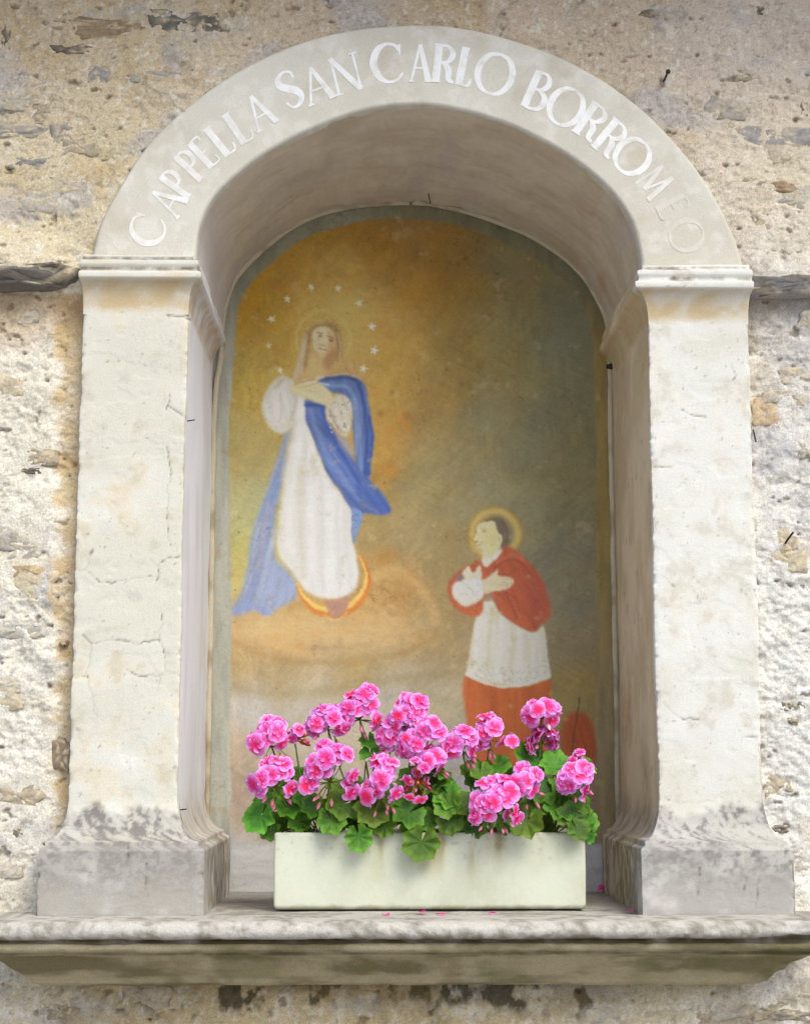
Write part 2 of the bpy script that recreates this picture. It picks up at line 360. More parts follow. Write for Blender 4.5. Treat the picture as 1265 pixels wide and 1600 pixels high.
def path_sweep(path, prof, scales=None, step=0.004, zstep=0.004, rc=0.0018, closed=False):
    """sweep a (offset, z) profile along a plan path with crisp mitres; returns grid, normal-offset mask"""
    path = [np.array(p, float) for p in path]; n = len(path)
    scales = scales or [1.0] * (n if closed else n - 1)
    pts, offs, arc = [], [], []
    segs = [(path[i], path[(i + 1) % n]) for i in range(n if closed else n - 1)]
    nor = []
    for (a, b), s in zip(segs, scales):
        d = (b - a) / np.linalg.norm(b - a); nor.append(np.array([d[1], -d[0]]) * s)
    ns = len(segs); dirs = [(b - a) / np.linalg.norm(b - a) for a, b in segs]
    for i, (a, b) in enumerate(segs):
        d = dirs[i]; L = np.linalg.norm(b - a)
        has0 = closed or i > 0; has1 = closed or i < ns - 1
        s0 = rc if has0 else 0; s1 = rc if has1 else 0
        t0 = d * (nor[i - 1] @ d) if has0 else np.zeros(2); t1 = d * (nor[(i + 1) % ns] @ d) if has1 else np.zeros(2)
        m = max(2, int((L - s0 - s1) / step) + 1)
        for q in np.linspace(0, 1, m): pts.append(a + d * (s0 + q * (L - s0 - s1))); offs.append(nor[i] + t0 * (1 - q) + t1 * q)
        if has1:
            d2 = dirs[(i + 1) % ns]; p1 = b - d * rc; p2 = b + d2 * rc
            for t in (0.25, 0.5, 0.75): pts.append((1 - t) ** 2 * p1 + 2 * t * (1 - t) * b + t * t * p2); offs.append(nor[i] + nor[(i + 1) % ns])
    pts = np.array(pts); offs = np.array(offs)
    pr = np.array(prof, float); q = [pr[0]]
    for a, b in zip(pr[:-1], pr[1:]):
        m = max(1, int(np.linalg.norm(b - a) / zstep))
        for t in np.linspace(0, 1, m + 1)[1:]: q.append(a + (b - a) * t)
    q = np.array(q)
    G = np.empty((len(pts), len(q), 3)); G[..., :2] = pts[:, None] + offs[:, None] * q[None, :, :1]; G[..., 2] = q[None, :, 1]
    return G

def curve2(p0, p1, n, kind):
    """quarter curve between two (offset, z) points; 'cave' hollow, 'vex' round"""
    t = np.linspace(0, math.pi / 2, n); (a, b), (c, d) = p0, p1
    if kind == 'cave': return [(a + (c - a) * (1 - math.cos(k)), b + (d - b) * math.sin(k)) for k in t]
    return [(a + (c - a) * math.sin(k), b + (d - b) * (1 - math.cos(k))) for k in t]

PL = lin((220, 217, 203)) / EW; PLW = lin((230, 229, 223)) / EW
CRACKS_L = [[(116, 890), (138, 892), (142, 872), (145, 858)], [(138, 892), (158, 912), (180, 908), (206, 905)], [(232, 872), (246, 884), (262, 872), (282, 870)], [(246, 884), (246, 908)],
            [(131, 993), (143, 1005), (165, 999), (200, 1003), (220, 1006), (252, 1000), (255, 1020), (258, 1050), (275, 1050)], [(252, 1000), (250, 985), (254, 960)],
            [(143, 1005), (138, 1040), (137, 1058), (112, 1058)], [(137, 1058), (145, 1085), (149, 1112), (156, 1122)], [(200, 1048), (215, 1056), (250, 1056), (258, 1050)], [(250, 1056), (248, 1080)],
            [(262, 494), (288, 495), (300, 502), (304, 512)], [(262, 634), (285, 648), (297, 655)], [(245, 1330), (230, 1350), (228, 1375), (230, 1400)], [(200, 1322), (200, 1345)], [(260, 640), (266, 618)], [(205, 905), (235, 900)], [(262, 700), (265, 730), (262, 800), (264, 850)]]
CRACKS_R = [[(1032, 898), (1042, 906), (1052, 916)], [(1036, 1098), (1048, 1112), (1066, 1124), (1090, 1122)], [(1140, 565), (1146, 580), (1145, 596)], [(1095, 1328), (1090, 1350), (1092, 1400)], [(1076, 942), (1095, 942)],
            [(1020, 728), (1048, 730)], [(1036, 1244), (1044, 1250)], [(1165, 1330), (1162, 1400)], [(1160, 1154), (1185, 1152)], [(1160, 916), (1183, 914)], [(1062, 638), (1082, 648), (1100, 650)], [(1186, 1350), (1182, 1420)]]

def shaft_colour(G, left):
    X, Y, Z = G[..., 0], G[..., 1], G[..., 2]
    u = X + Y * 1.3
    px, py = proj(G)
    n1 = fbm(u, Z * 1.6, 6, 4, 101 + left); n2 = fbm(u, Z, 30, 4, 103 + left); n3 = fbm(u, Z, 120, 3, 107)
    c = mix(PL, PLW, sstep(-.6, .7, n1 + (-.25 if left else .35))) + 0 * u[..., None]
    c = mix(c, lin((228, 208, 166)) / EW, (0.5 if left else 0.26) * sstep(0.05, 0.9, n1 * .7 + n2 * .5 + (.15 if left else 0)) * (Y < 0.02))
    c = mix(c, lin((188, 182, 170)) / EW, 0.34 * sstep(0.2, 0.95, n2 + 0.3 * n3))
    c = mix(c, lin((120, 110, 95)) / EW, 0.45 * sstep(0.95, 1.15, n3))
    rev = (Y > 0.012)
    if left:      # left reveal, its sky-lit bluish white put into the colour
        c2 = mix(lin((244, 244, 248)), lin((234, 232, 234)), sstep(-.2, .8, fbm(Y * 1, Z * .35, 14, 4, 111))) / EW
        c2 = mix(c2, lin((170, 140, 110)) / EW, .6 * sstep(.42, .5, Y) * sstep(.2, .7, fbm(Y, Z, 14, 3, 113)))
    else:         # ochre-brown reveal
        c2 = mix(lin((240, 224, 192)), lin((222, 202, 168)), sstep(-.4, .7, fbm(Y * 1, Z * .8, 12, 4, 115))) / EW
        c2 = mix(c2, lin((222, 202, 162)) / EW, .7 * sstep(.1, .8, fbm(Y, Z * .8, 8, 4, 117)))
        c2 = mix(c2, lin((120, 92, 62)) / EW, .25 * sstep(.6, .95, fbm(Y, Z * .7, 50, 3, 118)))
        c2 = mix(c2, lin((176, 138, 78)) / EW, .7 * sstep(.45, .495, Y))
    bas = sstep(ZB + .02, ZB - .05, Z)
    c2 = mix(c2, mix(lin((206, 200, 188)), lin((164, 152, 132)), sstep(-.6, .7, n2 + .4 * n3)) / EW, bas * .8)
    c = np.where(rev[..., None], c2, c)
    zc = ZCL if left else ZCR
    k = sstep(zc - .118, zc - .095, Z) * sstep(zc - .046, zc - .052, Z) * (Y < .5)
    c = mix(c, lin((206, 182, 140)) / EW, k * np.clip(.5 + .5 * n1 + .4 * n2, 0, .85))  # ochre drip stain in the cavetto, partly standing in for its shading
    k = (sstep(.006, .002, np.abs(Z - (zc - .027))) + sstep(.006, .002, np.abs(Z - (zc - .004)))) * (Y < .02)
    c = mix(c, lin((112, 108, 100)) / EW, np.clip(k, 0, 1) * np.clip((.75 if left else .3) + .5 * n2 + .3 * n3, 0, .9))
    # soot at the foot
    foot = sstep(1255, 1275, py + 14 * n2) * (Y < .03)
    c = mix(c, lin((200, 196, 190)) / EW, 0.6 * foot)
    c = mix(c, lin((112, 108, 106)) / EW, foot * sstep(1425, 1330, py) * np.clip(0.22 + 0.75 * sstep(-.3, .9, n2 * .35 + .6 * n3 + .7 * fbm(u, Z * 1.0, 100, 4, 109, .7) + .3 * n1), 0, .8))
    c = mix(c, lin((160, 156, 151)) / EW, 0.62 * sstep(1312, 1324, py) * sstep(-.6, .4, n1 + n2 * .6) * (Y < .1))
    c = mix(c, lin((150, 140, 120)) / EW, 0.6 * foot * 0 + 0.55 * (Z < ZP + .001) * (Y > 0) * sstep(-.4, .5, n2))
    return c

def cracks(G, c, lst, depth=0.0025):
    px, py = proj(G); d = np.full(px.shape, 1e9); j = fbm(px, py, .08, 3, 131) * 3
    for s in lst:
        xs = [q[0] for q in s]; ys = [q[1] for q in s]
        sel = (px > min(xs) - 8) & (px < max(xs) + 8) & (py > min(ys) - 8) & (py < max(ys) + 8)
        d[sel] = np.minimum(d[sel], seg_dist(px[sel] + j[sel], py[sel] + j[sel] * .7, s))
    front = (G[..., 1] < 0.05)
    k = np.exp(-(d / 1.15) ** 2) * front * (0.65 + .35 * np.sign(fbm(px, py, .05, 2, 133)))
    c = mix(c, lin((112, 100, 84)) / EW, 0.7 * k)
    return c, k * depth * .6

def pilaster(left):
    zc = ZCL if left else ZCR
    p = empty('pilaster'); p.parent = niche
    p['label'] = 'left pilaster, cream plaster with fine cracks and grey stained foot' if left else 'right pilaster, bright whitewashed plaster with ochre inner reveal'
    IN, OUT = (LI, LO) if left else (RI, RO)
    path = [(OUT, .07), (OUT, 0), (IN, 0), (IN, YB + .012)] if left else [(IN, YB + .012), (IN, 0), (OUT, 0), (OUT, .07)]
    cr = CRACKS_L if left else CRACKS_R
    def finish(name, G, amp=1.0):
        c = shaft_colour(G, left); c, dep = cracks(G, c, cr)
        X, Y, Z = G[..., 0], G[..., 1], G[..., 2]; u = X + Y * 1.3
        nn = gnormals(G)
        disp = amp * (fbm(u, Z, 5, 3, 141 + left) * .0022 + fbm(u, Z, 20, 4, 143 + left) * .0007 * (Y < .05)) - dep
        # scaled-off plaster skins
        fl = fbm(u, Z * 1.7, 11, 4, 147 + left)
        disp = disp - amp * .0007 * sstep(.30, .42, fl) * (Y < .02)
        if name != 'capital':
            o_ = 0 if name == 'shaft' else .054 * sstep(ZB, ZP, Z)
            dc = np.minimum(np.hypot(X - (IN + o_ * (1 if left else -1)), Y + o_), np.hypot(X - (OUT - o_ * (1 if left else -1) * .75), Y + o_))
            disp = disp - .0032 * np.exp(-(dc / .005) ** 2) * sstep(.3, .8, fbm(Z, X * 0 + (3 if left else 8), 60, 4, 149)) - .001 * np.exp(-(dc / .004) ** 2) * (1 + fbm(Z, X * 0 + 5, 120, 2, 150))
        G = G + nn * (-disp[..., None] if flip else disp[..., None])
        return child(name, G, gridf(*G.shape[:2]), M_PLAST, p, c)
    flip = False
    G = path_sweep(path, [(0, ZB), (0, zc - .113)], step=.0028, zstep=.0030)
    if gnormals(G)[len(G) // 3, 5, 1] > 0: flip = True
    finish('shaft', G)
    zq = zc - .113
    prof = [(0, zq - .002)] + curve2((0, zq), (.019, zc - .052), 9, 'cave') + [(.021, zc - .050), (.027, zc - .047), (.028, zc - .040), (.027, zc - .034), (.021, zc - .031), (.019, zc - .028), (.019, zc - .022), (.022, zc - .019), (.022, zc - .011), (.017, zc - .007), (.011, zc - .004), (.010, zc + .004), (-.04, zc + .006)]
    sc = [.25, 1, 1] if left else [1, 1, .25]
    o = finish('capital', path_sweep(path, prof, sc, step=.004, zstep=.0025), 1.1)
    ap = 0.053
    prof = [(ap + .002, ZS - .004), (ap + .003, ZP - .006), (ap - .001, ZP - .002), (ap - .007, ZP), (ap - .010, ZP + .003), (ap - .009, ZP + .008)] + [(a, b) for a, b in curve2((0, ZB + .002), (ap - .012, ZP + .011), 12, 'cave')][::-1]
    path2 = [(OUT, .07), (OUT, 0), (IN, 0), (IN, YB - .02)] if left else [(IN, YB - .02), (IN, 0), (OUT, 0), (OUT, .07)]
    sc = [.75, 1, 1.05] if left else [.8, 1, .75]
    finish('plinth', path_sweep(path2, prof, sc, step=.0028, zstep=.0026), .9)

pilaster(True); pilaster(False)

# arch: face, vault, letters
inn = spline(INNER, 360); outr = spline(OUTER, 360)
IN3 = at(inn[:, 0], inn[:, 1], 0.0); OU3 = at(outr[:, 0], outr[:, 1], 0.0)
def arch_disp(x, z): return fbm(x, z, 4, 2, 151) * 0.0022
def arch_colour(X, Z, py):
    n1 = fbm(X, Z, 5, 4, 161); n2 = fbm(X, Z, 40, 4, 163)
    c = mix(lin((226, 222, 210)), lin((216, 210, 196)), sstep(-.5, .6, n1)) / EW
    c = mix(c, lin((244, 240, 232)) / EW, .4 * sstep(0, .7, n2))
    c = mix(c, lin((198, 184, 160)) / EW, .35 * sstep(.4, .9, fbm(X, Z, 14, 4, 165)))
    return c
def build_arch():
    ts = np.linspace(0, 1, 46)
    rows = [IN3 + np.array([0, .10, 0])] * 0
    prof = []                                   # (fraction between inner and outer, depth)
    for t in ts:
        d = min(t, 1 - t) * 0.2; e = 0.006
        y = e - math.sqrt(max(0, e * e - max(0, e - d) ** 2)) if d < e else 0
        prof.append((t, y))
    prof = [(0, .03)] + prof + [(1, .012), (1, .03), (1, .075)]
    G = np.stack([IN3 * (1 - t) + OU3 * t + np.array([0, y, 0]) for t, y in prof], 1)
    G[..., 1] += arch_disp(G[..., 0], G[..., 2])
    px, py = proj(G)
    return child('arch', G, gridf(*G.shape[:2]), M_PLAST, niche, arch_colour(G[..., 0], G[..., 2], py))
arch = build_arch()
arch['label'] = 'flat pale arch band carrying faded white lettering'

lip = spline(LIP, 360); LP3 = at(lip[:, 0], lip[:, 1], YB)
def build_vault():
    # match the ends of the lip curve to the capitals' tops
    a = LP3.copy(); zc = np.interp(np.linspace(0, 1, 360), [0, 1], [ZCL, ZCR])
    # resample both curves by height/angle so that the loft does not twist
    cen = np.array([0.0775, 0, 2.50])
    def by_angle(Cv):
        an = np.arctan2(Cv[:, 0] - cen[0], Cv[:, 2] - cen[2]); q = np.linspace(-1.47, 1.47, 260)
        return np.stack([np.interp(q, an, Cv[:, k]) for k in range(3)], 1)
    A = by_angle(IN3); B = by_angle(a)
    s = np.r_[0, .01, .02, np.linspace(.04, 1, 60)]
    G = np.stack([A * (1 - t) + B * t for t in s], 1); G[:, :, 1] = 0.012 + s[None] * (YB + .0 - .012)
    nn = gnormals(G); lim = 1
    X, Y, Z = G[..., 0], G[..., 1], G[..., 2]
    ang = np.linspace(0, 12, 260)[:, None] + 0 * Y
    G = G + nn * (fbm(ang * .35, Y, 6, 3, 171) * .004 + fbm(ang * .06, Y * 3, 22, 3, 173) * .0012)[..., None] * sstep(0, .05, Y)[..., None]
    n = fbm(ang * .05, Y, 18, 5, 175); n2 = fbm(ang * .3, Y, 4, 4, 177)
    c = mix(lin((224, 212, 190)), lin((212, 198, 174)), sstep(-.5, .6, n)) / EW
    c = mix(c, lin((206, 196, 190)) / EW, .5 * sstep(0, .8, n2))
    c = mix(c, lin((190, 150, 96)) / EW, .45 * sstep(.0, .7, fbm(ang * .4, Y, 4, 3, 179)) * sstep(8.5, 11.5, ang))
    c = mix(c, lin((222, 218, 220)) / EW, .8 * sstep(2.2, .3, ang))
    return child('vault', G, gridf(*G.shape[:2]), M_SOFF, niche, c)
vault = build_vault()

# thin plaster bead where the vault and the reveals meet the fresco
bead = list(zip(lip[::6, 0], lip[::6, 1]))
bp = [tuple(at(338.5, y, YB)) for y in (1385, 1250, 1050, 850, 650)] + [tuple(at(x, y, YB)) for x, y in bead] + [tuple(at(954, y, YB)) for y in (660, 850, 1050, 1250, 1385)]
bp = np.array(bp); bp[:5, 0] = LI + .004; bp[-5:, 0] = RI - .004
bs = spline(bp, 500); bs[:, 1] = YB - .006
bs[:, 0] += fbm(bs[:, 0] * 2, bs[:, 2] * 2, 9, 3, 181) * .0012; bs[:, 2] += fbm(bs[:, 0] * 2, bs[:, 2] * 2, 9, 3, 183) * .0012
V, fl = tube(bs, .0068, 8, 500)
cv = mix(lin((214, 202, 176)), lin((170, 152, 122)), .8 * sstep(.1, .8, fbm(V[:, 0], V[:, 2], 16, 4, 185))) / EW
child('bead', V, fl, M_PLAST, niche, cv)

# ---- lettering
GLY = {  # strokes of (x, y, half width); box 0..1 wide and 0..1 high
 'C': [[(.86, .80, .05), (.72, .94, .035), (.48, .98, .04), (.22, .84, .085), (.08, .52, .10), (.2, .18, .085), (.46, .02, .04), (.72, .06, .03), (.9, .22, .025)], [(.86, .68, .02), (.87, .95, .035)]],
 'A': [[(.10, .02, .025), (.50, .98, .035)], [(.50, .98, .05), (.90, .0, .085)], [(.22, .36, .022), (.74, .36, .022)], [(.0, .01, .02), (.22, .01, .02)], [(.76, .01, .02), (1.0, .01, .02)]],
 'P': [[(.25, .0, .095), (.25, .98, .095)], [(.25, .95, .03), (.6, .96, .035), (.85, .82, .07), (.86, .66, .075), (.68, .5, .045), (.3, .47, .025)], [(.05, .01, .02), (.48, .01, .02)], [(.08, .98, .02), (.4, .98, .02)]],
 'E': [[(.25, .0, .095), (.25, .98, .095)], [(.25, .97, .025), (.85, .97, .025), (.88, .82, .02)], [(.25, .5, .022), (.7, .5, .022)], [(.25, .02, .025), (.9, .02, .025), (.95, .2, .02)]],
 'L': [[(.3, .0, .10), (.3, .98, .10)], [(.08, .98, .022), (.55, .98, .022)], [(.3, .02, .025), (.8, .02, .028), (.95, .22, .03)]],
 'S': [[(.82, .76, .025), (.78, .93, .03), (.5, .99, .03), (.2, .88, .06), (.16, .70, .09), (.42, .54, .10), (.74, .38, .10), (.82, .2, .08), (.62, .03, .045), (.32, .02, .03), (.14, .2, .025)]],
 'N': [[(.16, .0, .028), (.16, .98, .03)], [(.14, .98, .06), (.84, .02, .085)], [(.84, .0, .028), (.84, .98, .028)], [(.04, .01, .018), (.28, .01, .018)], [(.72, .98, .018), (.96, .98, .018)]],
 'R': [[(.24, .0, .10), (.24, .98, .10)], [(.24, .95, .03), (.6, .96, .035), (.82, .82, .07), (.82, .68, .075), (.62, .54, .045), (.28, .52, .025)], [(.5, .54, .05), (.72, .34, .085), (.76, .1, .07), (.98, .02, .03)], [(.05, .01, .02), (.44, .01, .02)], [(.06, .98, .02), (.4, .98, .02)]],
 'O': [[(.5, 1.0, .035), (.24, .92, .06), (.06, .66, .085), (.06, .34, .085), (.24, .08, .06), (.5, .0, .035), (.76, .08, .06), (.94, .34, .085), (.94, .66, .085), (.76, .92, .06), (.5, 1.0, .035)]],
 'B': [[(.24, .0, .10), (.24, .98, .10)], [(.24, .96, .03), (.6, .96, .035), (.78, .82, .07), (.76, .66, .07), (.56, .54, .04), (.28, .52, .025)], [(.5, .53, .03), (.82, .42, .07), (.9, .24, .085), (.74, .06, .05), (.4, .01, .03), (.24, .02, .03)]],
 'M': [[(.12, .0, .03), (.2, .98, .035)], [(.2, .98, .06), (.5, .1, .07)], [(.5, .1, .03), (.8, .98, .035)], [(.8, .98, .07), (.9, .0, .085)]],
}
LETTERS = [('C', 231, 358, 50, 52, .5), ('A', 262, 314, 36, 52, .62), ('P', 277, 287, 26, 52, .55), ('P', 299, 258, 28, 52, .55), ('E', 318, 238, 24, 50, .58), ('L', 344, 218, 28, 52, .65), ('L', 372, 198, 30, 52, .68), ('A', 405, 174, 38, 52, .75),
           ('S', 453, 140, 36, 54, .95), ('A', 494, 132, 44, 54, 1), ('N', 540, 116, 50, 56, 1), ('C', 606, 99, 52, 58, 1), ('A', 656, 98, 32, 56, 1), ('R', 693, 99, 36, 56, 1), ('L', 727, 104, 26, 56, 1), ('O', 773, 115, 56, 60, 1),
           ('B', 840, 142, 38, 58, .95), ('O', 884, 167, 52, 56, .85), ('R', 923, 190, 38, 54, .8), ('R', 953, 216, 38, 54, .8), ('O', 987, 245, 52, 54, .75), ('M', 1022, 284, 40, 50, .42), ('E', 1050, 322, 26, 48, .16), ('O', 1072, 368, 48, 50, .16)]
MIDP = (inn + outr) / 2
def build_letter(ch, cx, cy, w, h, strength, idx):
    k = int(np.argmin(np.hypot(MIDP[:, 0] - cx, MIDP[:, 1] - cy))); k0, k1 = max(0, k - 12), min(359, k + 12)
    tx = MIDP[k1] - MIDP[k0]; tx /= np.linalg.norm(tx); up = np.array([tx[1], -tx[0]])
    Vs, Fs, Cs = [], [], []; b = 0
    for s in GLY[ch]:
        P = spline(s, max(10, int(26 * len(s) / 3))) if len(s) > 2 else np.linspace(s[0], s[-1], 22)
        q = np.stack([(P[:, 0] - .5) * w * 1.04, (P[:, 1] - .5) * h * 1.06], 1); hw = (P[:, 2] * 56 + .4) * (.72 + .28 * min(1, strength * 1.1))
        T = np.gradient(q, axis=0); T /= np.linalg.norm(T, axis=1, keepdims=True) + 1e-9; Nn = np.stack([-T[:, 1], T[:, 0]], 1)
        cr = np.linspace(-1, 1, 6)
        Q = q[:, None] + Nn[:, None] * (hw[:, None] * cr[None])[..., None]
        pxy = np.array([cx, cy]) + Q[..., :1] * tx + Q[..., 1:] * up
        X3 = at(pxy[..., 0], pxy[..., 1], 0.0)
        X3[..., 1] = arch_disp(X3[..., 0], X3[..., 2]) - 0.0004
        px, py = pxy[..., 0], pxy[..., 1]
        base = arch_colour(X3[..., 0], X3[..., 2], py); wear = fbm(px, py, .09, 4, 191 + idx % 3)
        a = np.clip(strength * (1.0 + .6 * wear), 0.0, 1) 
        Cs.append(mix(base, lin((255, 255, 255)) * 1.02 / EW, a).reshape(-1, 3)); Vs.append(X3.reshape(-1, 3)); Fs.append(gridf(*X3.shape[:2]) + b); b += X3.shape[0] * X3.shape[1]
        X3 = X3  # strokes overlap only by touching; lift each a hair so that none is coplanar
        Vs[-1][:, 1] -= 0.00015 * len(Vs)
    o = child('letter', np.vstack(Vs), np.vstack(Fs), M_LETT, arch, np.vstack(Cs))
    o['label'] = 'painted capital letter ' + ch
for i, L in enumerate(LETTERS): build_letter(*L, i)

# ---- sill
SL, SR = -0.565, 0.655
def build_sill():
    z = ZS
    prof = [(.06, z + .0016), (.150, z + .0014), (.162, z), (.170, z - .004), (.175, z - .011), (.176, z - .019), (.172, z - .026), (.164, z - .030), (.152, z - .031), (.147, z - .034), (.150, z - .037), (.157, z - .039), (.157, z - .047), (.153, z - .052), (.145, z - .054), (.138, z - .055), (.134, z - .058), (.134, z - .061)] + [(.127, z - .062), (.118, z - .066), (.108, z - .075), (.094, z - .088), (.078, z - .101), (.066, z - .110), (.060, z - .118)] + [(.046, z - .124), (.02, z - .126), (-.02, z - .126)]
    G = path_sweep([(SL, .06), (SL, 0), (SR, 0), (SR, .06)], prof, step=.004, zstep=.003, rc=.006)
    X, Y, Z = G[..., 0], G[..., 1], G[..., 2]; u = X; Zr = Z; Z = np.cumsum(np.r_[0, np.linalg.norm(np.diff(G[len(G) // 2], axis=0), axis=1)])[None] + 0 * X
    nn = gnormals(G); sgn = -1 if nn[len(G) // 2, 10, 1] > 0 else 1
    chip = sstep(.15, .85, fbm(u, Z * 1.2, 34, 4, 215)) * .0016 + sstep(.25, .75, fbm(u, Z * 1.5, 9, 4, 201)) * .009 * sstep(.62, .8, X) + sstep(.45, .8, fbm(u, Z * 2, 16, 4, 203)) * .0015
    G = G + sgn * nn * ((fbm(u, Z, 12, 4, 205) * .0010 - chip) * sstep(.000, .008, ZS - Zr))[..., None]
    n1 = fbm(u, Z * 4, 5, 4, 207); n2 = fbm(u, Z * 1.2, 30, 4, 209); h = (ZS - Zr)
    n4 = fbm(u, Z, 110, 3, 213)
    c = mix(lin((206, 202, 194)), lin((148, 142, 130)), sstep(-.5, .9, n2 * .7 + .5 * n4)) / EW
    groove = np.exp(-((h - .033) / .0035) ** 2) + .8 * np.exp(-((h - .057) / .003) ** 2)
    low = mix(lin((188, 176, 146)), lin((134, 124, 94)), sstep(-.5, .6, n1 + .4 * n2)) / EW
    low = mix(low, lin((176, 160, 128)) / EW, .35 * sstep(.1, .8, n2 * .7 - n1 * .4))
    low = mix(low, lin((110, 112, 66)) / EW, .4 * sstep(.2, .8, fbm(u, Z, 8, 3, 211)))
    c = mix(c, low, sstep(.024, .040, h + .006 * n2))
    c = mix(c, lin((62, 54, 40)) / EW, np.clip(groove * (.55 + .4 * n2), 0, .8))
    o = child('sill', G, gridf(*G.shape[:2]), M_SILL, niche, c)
    o['label'] = 'moulded stone sill, pale worn edge above a brown stained underside'
    xs = np.arange(SL - .160, SR + .1601, .0045); ys = np.arange(-.158, YB + .02, .0045)
    X, Yy = np.meshgrid(xs, ys, indexing='ij')
    Z = ZS - .0012 + np.clip(fbm(X, Yy, 10, 4, 221), -1, .2) * .0016
    mask = (Yy < .055) | ((X > LI - .03) & (X < RI + .03))
    n1 = fbm(X, Yy * 1.3, 12, 4, 223); n2 = fbm(X, Yy, 60, 3, 225)
    c = mix(lin((200, 196, 188)), lin((158, 152, 142)), sstep(-.4, .8, n1 * .7 + .5 * n2)) / EW
    c = mix(c, lin((150, 146, 142)) / EW, .6 * sstep(.05, .25, Yy))
    c = mix(c, lin((232, 222, 200)) / EW, .5 * sstep(.2, .8, fbm(X, Yy, 18, 3, 227)) * sstep(.0, -.1, Yy))
    V, f, cc = compact(np.stack([X, Yy, Z], -1).reshape(-1, 3), gridf(len(xs), len(ys), mask=mask), c.reshape(-1, 3))
    child('sill_top', V, f, M_SILL, niche, cc)
build_sill()

